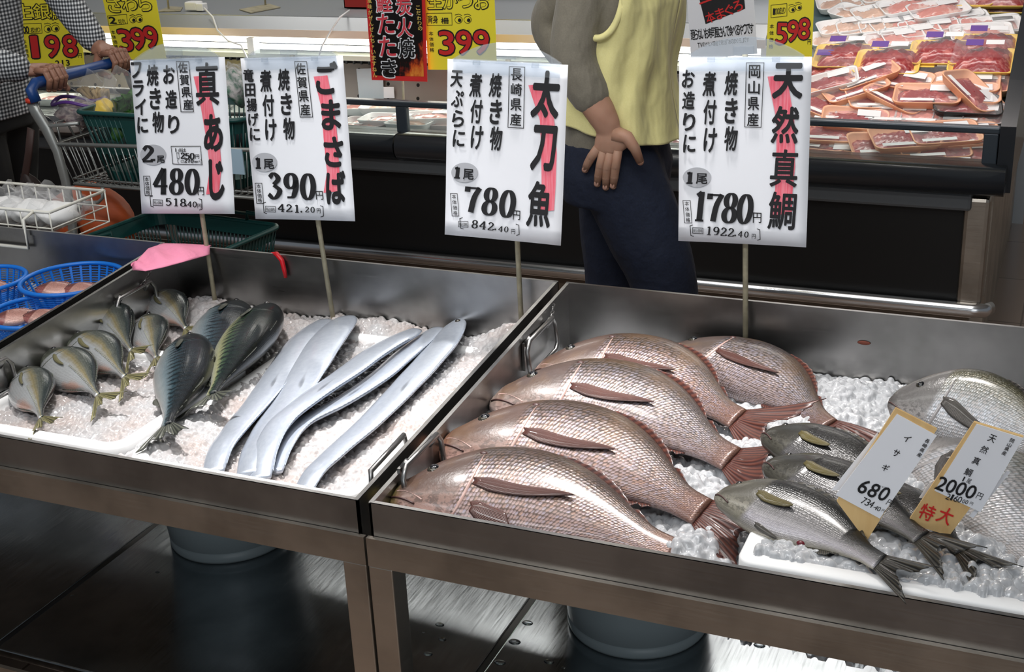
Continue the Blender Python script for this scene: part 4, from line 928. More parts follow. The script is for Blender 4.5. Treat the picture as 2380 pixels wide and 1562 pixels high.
# ------------------------------------------------------------------ refrigerated display case
YC = 3.84; XR = -.20; XL = -5.4
case = empty('display_case', ((XL+XR)/2, 4.4, 0), 'long black refrigerated display case behind the stall with lit meat and fish packs', 'display case')
MB().box((XL, YC+.06, .0), (XR-.04, 5.0, .17)).build('plinth', pm('beige_plinth', (120, 104, 88), .5), case)
MB().box((XL, YC+.02, .172), (XR-.06, YC+.10, .52)).build('front_panel', M['black'], case, 'matte black front panel')
m = MB(); m.tube([A(XL, YC-.005, .20), A(XR-.03, YC-.005, .20), A(XR+.005, YC+.0, .20), A(XR+.022, YC+.03, .20)], [(.022, .018)]*3+[(.02, .016)], 16, up=A(0, 0, 1))
m.box((XL, YC+.004, .172), (XR-.03, YC+.02, .185)); m.build('kick_rail', M['chrome'], case, 'polished chrome kick rail')
MB().box((XR-.075, YC, .212), (XR-.005, YC+.12, .54), bev=.012).build('corner_post', M['steel_dark'], case, 'steel corner post')
MB().box((XL, YC-.012, .50), (XR-.055, YC+.03, .556), bev=.01).build('lower_trim', M['midgrey'], case)
for xa, xb in ((XL, -2.105), (-2.10, XR+.03)):
    yz = [(YC-.055+.03-.03*math.cos(t), .598-.042*math.sin(t)) for t in np.linspace(-math.pi/2, math.pi/2, 11)]; yz = [(YC+.06, .640)]+[(y, z) for y, z in yz]+[(YC+.06, .556)]; k_ = len(yz)
    MB().add([(x, y, z) for x in (xa, xb) for y, z in yz], [(i, (i+1) % k_, k_+(i+1) % k_, k_+i) for i in range(k_)]+[tuple(range(k_)), tuple(range(2*k_-1, k_-1, -1))]).build('bumper', M['bumper'], case, 'rounded black rubber bumper')
for x in (-4.0, -2.10, XR-.02):
    MB().box((x-.02, YC+.012, .636), (x+.02, YC+.036, .725), bev=.003).build('rail_post', M['darkgrey'], case)
MB().box((XL, YC+.008, .724), (XR+.004, YC+.042, .744), bev=.005).build('rail', M['darkgrey'], case)
MB().box((XL, YC+.022, .640), (XR-.04, YC+.027, .724)).build('front_glass', M['glass'], case)
dk = pm('grey_green_deck', (96, 116, 120), .4)
DX = -.98
def deckz(y): return .575 + (y-3.9)*.275
m = MB(); m.add([(DX, 3.9, deckz(3.9)), (XR, 3.9, deckz(3.9)), (XR, 5.44, deckz(5.44)), (DX, 5.44, deckz(5.44))], [(0, 1, 2, 3)], smooth=False)
m.box((DX-.004, 3.9, .52), (DX+.002, 4.34, .60)); m.build('sloped_deck', dk, case)
MB().box((XL, 3.9, .56), (DX-.006, 4.46, .585)).build('flat_deck', pm('white_deck', (176, 178, 178), .4), case)
def perf_mat():
    t = NT('perforated_steel'); s = t.n('ShaderNodeSeparateXYZ'); t.L(t.obj(), s.inputs[0])
    def cell(v, sz): return t.math('ABSOLUTE', t.math('SUBTRACT', t.math('FRACT', t.math('DIVIDE', v, sz)), .5))
    a, b = t.math('MULTIPLY', cell(s.outputs[0], .13), .13), t.math('MULTIPLY', cell(s.outputs[2], .05), .05)
    d = t.math('SQRT', t.math('ADD', t.math('MULTIPLY', a, a), t.math('MULTIPLY', b, b)))
    h = t.math('SUBTRACT', 1.0, t.step(d, .0062, .0078))
    t.set(Base_Color=t.mix(h, srgb(172, 164, 158), (0.005, 0.005, 0.005, 1)), Metallic=t.math('MULTIPLY', t.math('SUBTRACT', 1.0, h), .6), Roughness=.4); return t.m
MB().add([(XL, 4.44, .585), (DX, 4.44, .585), (DX, 4.47, .748), (XL, 4.47, .748)], [(0, 1, 2, 3)], smooth=False).build('perforated_panel', perf_mat(), case, 'steel back panel with round holes')
m = MB(); m.box((XL, 4.475, .745), (DX, 4.50, .80)); m.build('air_slot', M['black'], case)
m = MB()
for x in np.arange(-4.6, DX, .034): m.box((x, 4.462, .746), (x+.006, 4.474, .768))
m.build('slot_fin', M['midgrey'], case)
lampm = glow('case_tube_light', (1.0, 0.97, 0.86, 1), 5.0)
MB().box((XL, 4.34, .865), (DX, 4.352, .893)).build('light_lip', pm('warm_white_lip', (236, 214, 196), .35), case)
MB().box((XL, 4.353, .785), (DX, 4.46, .792)).box((XL, 4.352, .780), (DX, 4.358, .798)).build('light_tray', pm('light_tray_white', (226, 230, 214), .35), case)
for xa, xb in ((-4.9, -3.62), (-3.58, -2.30), (-2.26, DX-.02)):
    for z in (.822, .848):
        t_ = MB().tube([A(xa, 4.372, z), A(xb, 4.372, z)], .011, 12).build('lamp_tube', lampm, case)
    MB().box((xb+.002, 4.36, .80), (xb+.03, 4.39, .866)).build('tube_holder', M['foam'], case)
    for xx in (xa+.55,): MB().box((xx, 4.345, .792), (xx+.03, 4.385, .858)).build('tube_clip', M['foam'], case)
sh = pm('pale_steel_shelf', (176, 180, 184), .38, .55)
MB().add([(XL, 4.345, .893), (DX, 4.345, .893), (DX, 4.40, .935), (XL, 4.40, .935)], [(0, 1, 2, 3)], smooth=False).box((XL, 4.40, .925), (DX, 5.0, .937)).build('upper_shelf', sh, case)
MB().box((XL, 5.0, .0), (DX-.004, 5.04, 1.5)).box((DX-.012, 5.0, .0), (DX-.004, 5.46, 1.5)).box((DX-.012, 5.45, .0), (XR+.04, 5.49, 1.5)).build('back_panel', sh, case)
m = MB(); m.add([(XR, YC+.03, .60), (XR, 5.44, .60), (XR, 5.44, 1.30), (XR, YC+.25, .80), (XR, YC+.03, .73)], [(0, 1, 2, 3, 4)], smooth=False).build('end_liner', pm('steel_end_liner', (150, 156, 150), .3, .8), case)
v = []; prof = [(YC+.0, .56), (5.47, .56), (5.47, 1.36), (YC+.22, .84), (YC+.0, .75)]
for x in (XR+.003, XR+.045): v += [(x, y, z) for y, z in prof]
MB().add(v, [(0, 1, 2, 3, 4), (9, 8, 7, 6, 5)]+[(i, (i+1) % 5, 5+(i+1) % 5, 5+i) for i in range(5)], smooth=False).build('end_cap', M['bumper'], case, 'dark end cap')
MB().box((XR-.05, YC+.10, .0), (XR-.002, 5.44, .56)).build('end_skirt', M['steel_dark'], case)
area('case_lamp', (-2.7, 4.33, .80), (-2.7, 4.15, .6), 3.2, .05, 5, (1.0, .97, .88))
area('case_lamp', (-.6, 4.25, 1.65), (-.6, 4.35, .7), 1.0, .16, 7, (1.0, .93, .90))

# ---- packs of meat -----------------------------------------------------------
def tray_shell(m, w_, d, h, fl=.010, mi=0):
    rings = []
    for ins, z in ((fl+.004, 0), (fl, .003), (.001, h-.002), (0, h), (.004, h), (.006, h-.003), (fl+.006, .006)):
        rings.append([A(x, y, z) for x, y in rrect(-w_/2+ins, w_/2-ins, -d/2+ins, d/2-ins, .022, 4)])
    n = len(rings[0]); f = [(i*n+k, i*n+(k+1) % n, (i+1)*n+(k+1) % n, (i+1)*n+k) for i in range(len(rings)-1) for k in range(n)]
    f += [tuple((len(rings)-1)*n+k for k in range(n)), tuple(range(n-1, -1, -1))]
    return m.add([p for r in rings for p in r], f, mi=mi)
def meat_mat(name, a, b, fat, sc=60):
    t = NT(name); f = t.noise(t.obj(), sc, 4, .7); g = t.noise(t.obj(), sc*.5, 3)
    t.set(Base_Color=t.mix(t.math('MULTIPLY', t.step(g, .52, .66), .8), t.mix(f, srgb(*a), srgb(*b)), srgb(*fat)), Roughness=.25, Coat_Weight=.5); t.bump(f, .4, .004); return t.m
def label_mat():
    t = NT('printed_label'); b = t.n('ShaderNodeTexBrick'); mp = t.n('ShaderNodeMapping'); mp.inputs['Scale'].default_value = (1, 1, 1); t.L(t.obj(), mp.inputs[0]); t.L(mp.outputs[0], b.inputs[0])
    b.inputs['Scale'].default_value = 220; b.inputs['Mortar Size'].default_value = .25; b.inputs['Color1'].default_value = (.25, .25, .27, 1); b.inputs['Color2'].default_value = (.8, .8, .82, 1); b.inputs['Mortar'].default_value = (.86, .86, .87, 1)
    t.set(Base_Color=b.outputs[0], Roughness=.45); return t.m
M['label'] = label_mat()
M['redmeat'] = meat_mat('red_meat', (168, 34, 40), (120, 20, 28), (206, 120, 112)); M['pinkmeat'] = meat_mat('pink_meat', (222, 146, 132), (206, 116, 106), (240, 208, 196))
M['darkmeat'] = meat_mat('dark_meat', (110, 30, 34), (70, 18, 24), (150, 80, 76)); M['palemeat'] = meat_mat('pale_chicken', (226, 190, 168), (212, 166, 142), (240, 222, 208))
M['peach'] = pm('peach_foam', (242, 178, 138), .5); M['ytray'] = pm('yellow_tray', (244, 206, 96), .45); M['blacktray'] = pm('black_tray', (26, 24, 26), .35); M['greytray'] = pm('clear_grey_tray', (196, 182, 182), .35)
M['purple'] = pm('violet_print', (104, 70, 150), .4)
def pack(kind):
    r = empty('meat_pack', (0, 0, 0)); w_, d, h = (.185, .125, .026)
    tm, mm = dict(peach=('peach', 'redmeat'), white=('foam', 'pinkmeat'), chicken=('foam', 'palemeat'), dome=('ytray', 'redmeat'), domedark=('ytray', 'darkmeat'), black=('blacktray', 'redmeat'), grey=('greytray', 'pinkmeat'), whitered=('foam', 'redmeat'))[kind]
    if kind.startswith('dome'): w_, d, h = .19, .165, .014
    if kind == 'chicken': w_, d = .15, .11
    tray_shell(MB(), w_, d, h).build('tray', M[tm], r)
    m = MB(); n = 12; P = []
    hh = h-.004 if not kind.startswith('dome') else .036
    for i in range(n):
        row = []
        for j in range(n):
            u, v = i/(n-1)*2-1, j/(n-1)*2-1; e = max(0, 1-max(abs(u), abs(v))**5); z = .006+hh*e*(.72+.28*math.sin(u*7+j*.9)*math.cos(v*5+i*.7)); row.append(A(u*(w_/2-.017), v*(d/2-.017), z))
        P.append(row)
    m.grid(P).build('meat', M[mm], r)
    if kind.startswith('dome'):
        rings = [[A(x, y, z) for x, y in rrect(-w_/2+i_, w_/2-i_, -d/2+i_, d/2-i_, .02, 4)] for i_, z in ((.004, h), (.006, h+.006), (.016, .050), (.022, .053))]
        q = len(rings[0]); m = MB().add([p for g in rings for p in g], [(i*q+k, i*q+(k+1) % q, (i+1)*q+(k+1) % q, (i+1)*q+k) for i in range(3) for k in range(q)]+[tuple(3*q+k for k in range(q))])
        m.build('clear_lid', M['film'], r)
        MB().box((.005, .02, .0535), (.055, .05, .0540)).build('label', M['label'], r)
        MB().box((-.05, .012, .0535), (-.002, .052, .0540)).build('printed_band', M['purple'] if kind == 'dome' else M['ytray'], r)
    else:
        MB().add([A(x, y, h+.0005) for x, y in rrect(-w_/2+.003, w_/2-.003, -d/2+.003, d/2-.003, .02, 4)], [tuple(range(20))], smooth=False).build('cling_film', M['film'], r)
        MB().box((.005, .012, h+.001), (.068, .048, h+.0016)).build('label', M['label'], r)
        if kind in ('peach', 'grey'): MB().box((-.07, -.05, h+.001), (.02, -.036, h+.0016)).build('printed_band', M['foam'], r)
    return r
PK = {}
def put_pack(kind, px, py, rz=0.0, up=0.0, tilt=None, roll=0.0, label='', group='', sc=1.12, loc=None):
    if kind not in PK: PK[kind] = pack(kind); o = PK[kind]
    else: o = copy_tree(PK[kind])
    if loc is None:
        d = ray(px, py); k_ = (deckz(0)+up-CAM[2])/(d[2]-.275*d[1]); loc = CAM+d*k_
    if up is not None and group.startswith('packs on the sloped'): loc = A(min(loc[0], XR-.105-.02*abs(math.sin(rz))), loc[1], loc[2]); loc = A(max(loc[0], DX+.09), loc[1], loc[2])
    o.location = Vector(loc); tl = math.atan(.275) if tilt is None else tilt
    o.rotation_euler = (Matrix.Rotation(tl, 3, 'X') @ Matrix.Rotation(roll, 3, 'Y') @ Matrix.Rotation(rz, 3, 'Z')).to_euler()
    o.scale = (sc, sc, sc); tag(o, label, 'meat pack', group)
WORD = dict(peach='peach foam pack of red meat', white='white foam pack of pink pork', chicken='small white foam pack of pale chicken', dome='yellow based lidded pack of red meat', domedark='yellow based lidded pack of dark meat', black='black tray of red meat', grey='clear grey pack of pink meat', whitered='white foam pack of red meat with large label')
ROWS = [ # kind, px, py, rz, up, roll, where
 ('peach', 1935, 322, .1, .012, .06, 'below the rail, left at the case end'), ('peach', 1985, 345, -.3, .0, -.1, 'in the lowest row beside the bream sign'), ('peach', 2050, 352, .35, .02, .12, 'tilted at the case front, big and nearest the glass'), ('peach', 2100, 335, .4, .035, .1, 'on top of the front row below the rail'), ('peach', 2170, 360, .3, .008, .05, 'at the case front, right of the big tilted one'), ('peach', 2195, 325, .35, .03, .06, 'below the rail near the corner post'), ('peach', 2255, 332, .25, .012, .0, 'rightmost below the rail beside the corner post'), ('peach', 2240, 372, .2, .0, .0, 'lowest at the right front corner by the post'), ('peach', 1930, 372, .05, .0, .0, 'lowest at left in the front row'), ('peach', 2110, 375, .3, .0, .0, 'lowest in the middle of the front row'), ('peach', 1900, 340, -.1, .0, .0, 'half hidden by the bream sign, below the rail'),
 ('grey', 1958, 276, 0, .015, .0, 'in the row behind the rail, beside the bream sign'), ('grey', 2020, 276, .02, .015, 0, 'in the row behind the rail, second'), ('grey', 2092, 280, .02, .015, 0, 'in the row behind the rail, third'), ('grey', 2160, 282, .02, .015, 0, 'in the row behind the rail, fourth'), ('black', 2245, 258, .15, .03, .1, 'on the row behind the rail'), ('grey', 2300, 282, 0, .012, 0, 'rightmost behind the rail'), ('peach', 1985, 292, .1, .022, .1, 'resting on the rail row beside the pink one'), ('peach', 1915, 262, -.4, .02, .15, 'tilted beside the bream sign above the rail'),
 ('whitered', 1925, 205, .25, .035, -.2, 'in the middle rows'), ('peach', 1990, 220, .5, .04, -.15, 'stacked right of the white red one'), ('peach', 1985, 240, .5, .0, -.1, 'bottom of the stack right of the white red one'), ('peach', 2015, 190, .5, .05, -.2, 'topmost of the stack right of the white red one'), ('peach', 2090, 200, -.1, .04, .08, 'below the middle yellow based stack'), ('peach', 2145, 215, 0, .02, 0, 'behind the tilted pair in the middle'), ('peach', 2040, 245, .35, .02, .15, 'leaning left in the middle rows'), ('peach', 2085, 240, -.5, .03, .2, 'turned askew in the middle rows'), ('peach', 2155, 235, .05, .045, 0, 'raised in the middle rows right of the askew one'), ('peach', 2190, 215, .5, .02, .1, 'turned behind the raised one'), ('peach', 2245, 208, .05, .03, 0, 'below the right yellow based stack'), ('peach', 2245, 232, .1, .03, .05, 'behind the black tray'), ('peach', 2310, 228, -.7, .05, .45, 'standing on edge against the end panel'), ('peach', 2320, 208, .0, .02, 0, 'below the end panel behind the one on edge'), ('peach', 2190, 255, .2, .0, 0, 'half covered between the black tray and raised one'),
 ('dome', 1935, 170, .05, .0, 0, 'in the left stack, lower'), ('dome', 1965, 138, .05, .03, 0, 'in the left stack, upper'), ('domedark', 2060, 178, .03, .0, 0, 'in the second stack, lower'), ('dome', 2063, 152, .03, .055, 0, 'in the second stack, upper'), ('dome', 2180, 172, .03, .0, 0, 'in the third stack, lower'), ('dome', 2190, 130, .03, .055, 0, 'in the third stack, upper'), ('domedark', 2300, 178, .03, .0, 0, 'in the right stack, lower'), ('dome', 2300, 150, .03, .055, 0, 'in the right stack, upper'), ('dome', 2320, 116, .03, .045, 0, 'behind the right stack'), ('domedark', 2170, 200, .03, .0, 0, 'under the third stack'), ('domedark', 2300, 202, .03, .0, 0, 'under the right stack'),
 ('white', 2080, 105, .4, .012, .0, 'behind the second yellow based stack'), ('white', 2120, 95, .4, .012, 0, 'between the second and third stacks'), ('white', 2095, 72, .5, .012, 0, 'in the middle of the upper rows, tilted right'), ('white', 2160, 80, .3, .012, 0, 'in the upper rows above the third stack'), ('white', 2230, 62, .35, .012, 0, 'in the upper rows toward the right'), ('white', 2310, 72, .3, .012, 0, 'in the upper rows by the end panel'), ('white', 2280, 90, .2, .02, 0, 'above the right stack'), ('white', 2355, 75, .2, .012, 0, 'touching the end panel in the upper rows'), ('white', 2180, 35, .45, .03, 0, 'overlapping in the upper middle, long corner right'), ('white', 2210, 45, .45, .012, 0, 'pink, second overlapping in the upper middle'), ('white', 2110, 25, .5, .03, 0, 'large at the top middle, below the dark packet'), ('white', 2140, 8, .4, .012, 0, 'at the very top middle edge'),
 ('chicken', 1935, 102, .4, .0, 0, 'lowest, right of the 598 sign'), ('chicken', 1955, 76, .4, .012, 0, 'left of the stick in the second small row'), ('chicken', 2000, 78, .3, .012, 0, 'behind the stick in the second small row'), ('chicken', 2052, 76, .3, .012, 0, 'right of the stick in the second small row'), ('chicken', 1982, 45, -.4, .012, .1, 'shiny, left in the third small row'), ('chicken', 2035, 42, .5, .02, 0, 'middle of the third small row'), ('chicken', 2080, 45, .3, .012, 0, 'right in the third small row'), ('chicken', 2010, 22, .3, .012, 0, 'left in the fourth small row'), ('chicken', 2060, 20, .5, .012, 0, 'right in the fourth small row'), ('chicken', 1950, 20, .3, .012, 0, 'left at the top beside the white notice'), ('chicken', 2050, 2, .5, .02, 0, 'at the top edge over the small rows'),
 ('dome', 2240, -2, .03, .03, 0, 'at the top edge, left'), ('dome', 2345, 0, .03, .03, 0, 'at the top edge, right'), ('domedark', 2345, 15, .03, .0, 0, 'under the top right one'), ('domedark', 2230, 18, .03, .0, 0, 'under the top left one'),
]
for kd, px, py, rz, up, roll, wh in ROWS:
    put_pack(kd, px, py, rz, up, None, roll, WORD[kd]+' '+wh, 'packs on the sloped deck at the right case end')
LOW = [('white', 835, 262, .2, .0), ('grey', 850, 300, -.1, .0), ('white', 905, 290, .1, .012), ('chicken', 890, 262, .3, .02), ('white', 985, 265, -.1, .01), ('grey', 1010, 300, .1, .0), ('white', 1000, 285, .3, .02), ('chicken', 955, 300, 0, .012), ('white', 1560, 322, .05, .0), ('peach', 1558, 342, .0, .0), ('white', 130, 240, .1, 0), ('white', 155, 300, .0, .0), ('chicken', 120, 290, .2, .0), ('white', 330, 300, 0, 0)]
WL = ['behind the low rail, left near the mackerel sign', 'low by the glass near the mackerel sign', 'behind the rail left of the grey post', 'small, behind the grey post', 'behind the rail left of the scabbardfish sign', 'low by the glass left of the scabbardfish sign', 'leaning on another left of the scabbardfish sign', 'low, just right of the grey post', 'beside the person in yellow', 'lowest, between the person in yellow and bream sign', 'behind the cart handle', 'behind the cart rail', 'small, behind the blue cart handle end', 'behind the cart basket']
for (kd, px, py, rz, up), wh in zip(LOW, WL):
    p = at_z(px, py, .587+up+.006); put_pack(kd, px, py, rz, 0, 0.0, 0, WORD[kd]+' '+wh, 'packs on the flat deck behind the rail', loc=p)

# ---- paper notices and price posters standing in the case --------------------
def poster(label, quad, yy, mat, cat='poster', stick=None, group='yellow price posters in the case'):
    P = [at_y(x, y, yy) for x, y in quad]; B = Board(P[3], P[1]-P[0], P[3]-P[0])
    B.O = P[3]; B.N = A(0, -1, 0)
    r = empty('poster', (P[2]+P[3])/2, label, cat, group)
    v = [p+A(0, .0008, 0) for p in P]+[p+A(0, .0016, 0) for p in P]
    MB().add(v, [(0, 1, 2, 3), (7, 6, 5, 4), (0, 4, 5, 1), (1, 5, 6, 2), (2, 6, 7, 3), (3, 7, 4, 0)], smooth=False).build('sheet', mat, r)
    if stick:
        a, b = at_y(*stick[0], yy), at_y(*stick[1], yy)
        if a[2] < .59: a = A(a[0], yy, .59)
        MB().tube([a+A(0, .006, 0), b+A(0, .006, 0)], .0045, 8).build('stick', M['pole'], r)
    return B, r
def out_chars(B, r, chars, c_in, c_out, nm, grow=.042, core=.016, up=.0006):
    m = MB()
    for ch, x, y, w_, h in chars: B.char(m, ch, x, y, w_*(.68 if ch == '1' else 1.16), h*1.13, bold=core+grow, up=up, asp=0)
    o = m.build(nm+'_outline', c_out, r); m = MB()
    for ch, x, y, w_, h in chars: B.char(m, ch, x, y, w_*(.5 if ch == '1' else 1), h, bold=core, up=up+.0006, asp=0)
    m.build(nm+'_lettering', c_in, r)
def eyes(B, r, pts, R=9):
    m = MB()
    for x, y in pts:
        B.oval(m, x, y, R, R*.95, 0, .0004); B.oval(m, x, y, R*.86, R*.8, 1, .0007); B.oval(m, x+R*.28, y+R*.12, R*.45, R*.5, 0, .001)
        B.line(m, [(x-R*.9, y-R*1.25), (x, y-R*1.5), (x+R*.8, y-R*1.15)], 1.2, 0, .0006)
    m.build('eyes_drawing', [M['ink'], M['yellow']], r)
def column(B, r, txt, p0, p1, s, nm='tax_lettering', mat=None, bold=.01):
    m = MB(); B.word(m, txt, p0, p1, s, s, bold=bold, up=.0005); m.build(nm, mat or M['ink'], r)
Y = M['yellow']
B, r = poster('yellow 198 yen poster behind the customer at the cart, leftmost', [(28, -60), (172, -70), (196, 150), (58, 165)], 4.1, Y, stick=((157, 236), (148, 150)))
out_chars(B, r, [('生', 55, 27, 36, 36), ('銀', 97, 27, 38, 36), ('鮭', 138, 27, 36, 36)], Y, M['ink'], 'name', .05, .008)
out_chars(B, r, dg('198', 81, 163, 109, 107, 34, 52), M['red'], M['ink'], 'price'); eyes(B, r, [(111, 67), (129, 66)])
m = MB(); B.word(m, '100', (50, 70), (64, 69), 8, 17, bold=.03); B.word(m, 'g当り', (75, 70), (90, 69), 8, 11, bold=.0); B.line(m, [(45, 56), (96, 54), (98, 77), (47, 79)], 1, closed=True); B.char(m, '円', 186, 129, 9, 11, bold=.01); B.word(m, '213', (134, 147), (158, 146), 10, 14, bold=.03); m.build('unit_lettering', M['ink'], r)
column(B, r, '本体価格', (57, 97), (63, 129), 9)
B, r = poster('yellow 399 yen poster tilted, between the cart handle and first sign', [(225, -62), (352, -62), (387, 142), (272, 150)], 4.1, Y, stick=((330, 215), (330, 140)))
out_chars(B, r, [('さ', 266, 11, 30, 36), ('わ', 301, 9, 34, 34), ('ら', 337, 8, 28, 36)], Y, M['ink'], 'name', .05, .008)
out_chars(B, r, dg('399', 292, 351, 94, 87, 32, 52), M['red'], M['ink'], 'price'); eyes(B, r, [(309, 46), (324, 45)], 8)
m = MB(); B.char(m, '2', 262, 47, 17, 17, bold=.03, asp=0); B.word(m, '切れ', (279, 50), (288, 49), 8, 11, bold=.01); B.line(m, [(250, 37), (294, 33), (297, 55), (253, 59)], 1, closed=True); m.build('unit_lettering', M['ink'], r)
column(B, r, '本体価格', (263, 75), (270, 108), 9)
B, r = poster('yellow 399 yen bonito poster beside the black and red poster', [(982, -60), (1147, -64), (1155, 163), (995, 162)], 4.1, Y, stick=((1080, 250), (1078, 160)))
out_chars(B, r, [('生', 1011, 3, 32, 36), ('か', 1046, 3, 32, 34), ('つ', 1082, 5, 32, 26), ('お', 1120, 3, 34, 36)], Y, M['ink'], 'name', .05, .008)
out_chars(B, r, dg('399', 1038, 1119, 100, 98, 36, 56), M['red'], M['ink'], 'price'); eyes(B, r, [(1066, 46), (1087, 46)])
m = MB(); B.word(m, '背身', (1000, 45), (1012, 45), 12, 18, bold=.01); B.char(m, '柵', 1034, 48, 18, 15, bold=.02); B.line(m, [(992, 31), (1050, 30), (1051, 58), (993, 59)], 1, closed=True); m.build('unit_lettering', M['ink'], r)
column(B, r, '本体価格', (1002, 78), (1004, 116), 10)
B, r = poster('yellow 598 yen poster right of the white notice, above the bream sign', [(1790, -70), (1895, -70), (1886, 150), (1779, 160)], 4.1, Y, stick=((1835, 240), (1833, 150)))
out_chars(B, r, dg('598', 1817, 1869, 78, 67, 27, 50), M['red'], M['ink'], 'price'); eyes(B, r, [(1841, 22), (1856, 17)], 8)
m = MB(); B.word(m, '100g当り', (1799, 27), (1823, 24), 5, 15, bold=0, asp=0); B.line(m, [(1792, 12), (1829, 8), (1829, 37), (1792, 41)], 1, closed=True); B.char(m, '円', 1881, 97, 8, 12, bold=.01); m.build('unit_lettering', M['ink'], r)
column(B, r, '本体価格', (1794, 61), (1792, 108), 10)
B, r = poster('white tuna notice with a black slanted block, above the bream sign', [(1593, -60), (1748, -66), (1760, 125), (1606, 140)], 4.12, M['paper'], stick=((1690, 230), (1688, 130)), group='white notices in the case')
m = MB(); B.poly(m, [(1622, -16), (1726, -42), (1732, 20), (1640, 56)]); m.build('black_block', M['ink'], r)
m = MB()
for ch, x, y in (('本', 1651, 40), ('ま', 1674, 31), ('ぐ', 1695, 23), ('ろ', 1715, 14)): B.char(m, ch, x, y, 22, 25, bold=.02, up=.0012, rot=-.3)
B.line(m, [(1628, 8), (1660, -4)], 4, up=.0012); m.build('red_lettering', M['red'], r)
m = MB(); B.word(m, '廻らないお寿司屋さんで食べるやつです', (1610, 81), (1747, 66), 9.5, 24, bold=.016, asp=0); B.word(m, 'TVのグルメ番組で見た「あのまぐろ」です', (1624, 105), (1738, 92), 6, 11, bold=.004, asp=0); m.build('notice_lettering', M['ink'], r)
def flame_mat():
    t = NT('flame_print'); s = t.n('ShaderNodeSeparateXYZ'); t.L(t.obj(), s.inputs[0]); mp = t.n('ShaderNodeMapping'); mp.inputs['Scale'].default_value = (26, 1, 12); t.L(t.obj(), mp.inputs[0])
    f = t.noise(mp.outputs[0], 1.2, 5, .65); g = t.math('ADD', t.math('MULTIPLY', s.outputs[2], 2.6), t.math('MULTIPLY', s.outputs[0], -3.0)); f = t.math('SUBTRACT', f, g)
    t.set(Base_Color=t.ramp(f, [(.42, srgb(14, 8, 8)), (.50, srgb(110, 30, 20)), (.60, srgb(206, 84, 30)), (.78, srgb(240, 150, 60))]), Roughness=.4); return t.m
B, r = poster('red bordered black poster with flames and bonito lettering', [(846, -60), (986, -64), (993, 190), (864, 186)], 4.08, M['red'], stick=((937, 262), (934, 186)), group='flame posters in the case')
m = MB(); B.poly(m, [(854, -52), (979, -56), (985, 178), (871, 175)], 0, .0006); m.build('flame_panel', flame_mat(), r)
wt = M['paper']; pk = pm('pinkish_red_print', (226, 70, 84), .5)
out_chars(B, r, [('鰹', 893, 6, 36, 44), ('た', 897, 55, 38, 46), ('た', 901, 108, 38, 46), ('炭', 939, 14, 36, 44), ('火', 941, 64, 36, 44)], pk, wt, 'bonito', .022, .02, .0012)
out_chars(B, r, [('き', 905, 159, 34, 42), ('焼', 945, 112, 36, 44)], M['ink'], wt, 'grill', .022, .02, .0012)
gp = pm('gold_print', (236, 206, 110), .5); m = MB(); B.word(m, '風味がぜんぜんちゃいますねん', (859, 2), (872, 174), 10, 11, bold=.014, up=.0014); m.build('slogan_lettering', gp, r); m = MB(); B.word(m, 'こだわりの', (972, 18), (977, 66), 10, 10, bold=.014, up=.0014); m.build('slogan_lettering', gp, r)
# small notices on the perforated panel, price-tag feet and cable on the upper shelf
m = MB()
q = [at_y(x, y, 4.435) for x, y in ((828, 160), (890, 158), (892, 240), (836, 242))]
o = MB().add(q+[p+A(0, .0008, 0) for p in q], [(0, 1, 2, 3), (7, 6, 5, 4), (0, 4, 5, 1), (1, 5, 6, 2), (2, 6, 7, 3), (3, 7, 4, 0)], smooth=False).build('notice', pm('pale_blue_notice', (184, 196, 204), .6)); tag(o, 'pale blue printed notice on the perforated panel left of the flame poster stick', 'notice')
q = [at_y(x, y, 4.436) for x, y in ((888, 202), (915, 202), (917, 228), (890, 228))]
o = MB().add(q+[p+A(0, .0008, 0) for p in q], [(0, 1, 2, 3), (7, 6, 5, 4), (0, 4, 5, 1), (1, 5, 6, 2), (2, 6, 7, 3), (3, 7, 4, 0)], smooth=False).build('notice', M['paper']); tag(o, 'small white notice right of the pale blue one on the perforated panel', 'notice')
def foot(px, label, st):
    q = [at_z(x, y, .9385) for x, y in px]; c = sum(q)/4; r = empty('sign_stand', c, label, 'sign stand', 'sign stands on the upper shelf')
    MB().add(q+[p+A(0, 0, .003) for p in q], [(3, 2, 1, 0), (4, 5, 6, 7), (0, 1, 5, 4), (1, 2, 6, 5), (2, 3, 7, 6), (3, 0, 4, 7)], smooth=False).build('foot_plate', M['pole'], r)
    t0 = at_z(*st, .9415); MB().tube([t0, t0+A(.01, .0, .25)], .004, 8).build('stick', M['pole'], r)
foot([(556, 23), (625, 10), (652, 18), (583, 31)], 'pale sign stand foot on the upper shelf above the second white sign', (617, 12))
foot([(365, 28), (395, 16), (425, 18), (420, 26)], 'pale sign stand foot on the upper shelf by the white plug', (392, 20))
p = at_z(462, 24, .94); r = empty('power_tap', p, 'white power tap and plug on the upper shelf', 'power tap')
MB().box(p+A(-.055, -.02, 0), p+A(.005, .03, .035), bev=.006).build('tap_body', M['foam'], r); MB().box(p+A(.004, -.025, 0), p+A(.04, .01, .03), bev=.004).build('plug', M['foam'], r)
q = [at_z(474, 18, .965), at_y(495, 40, 4.35), at_y(505, 70, 4.325), at_y(530, 95, 4.31), at_y(560, 105, 4.30), at_y(572, 130, 4.30), at_y(590, 170, 4.32), at_y(596, 260, 4.40)]
tag(MB().tube(q, .0035, 8).build('power_cable', M['foam']), 'white cable hanging from the plug over the lamp tubes', 'cable')
p = at_z(830, 15, .94); r = empty('card_box', p, 'small red open box on the upper shelf beside the flame poster', 'box')
m = MB(); rd = pm('red_plastic', (160, 40, 36), .4)
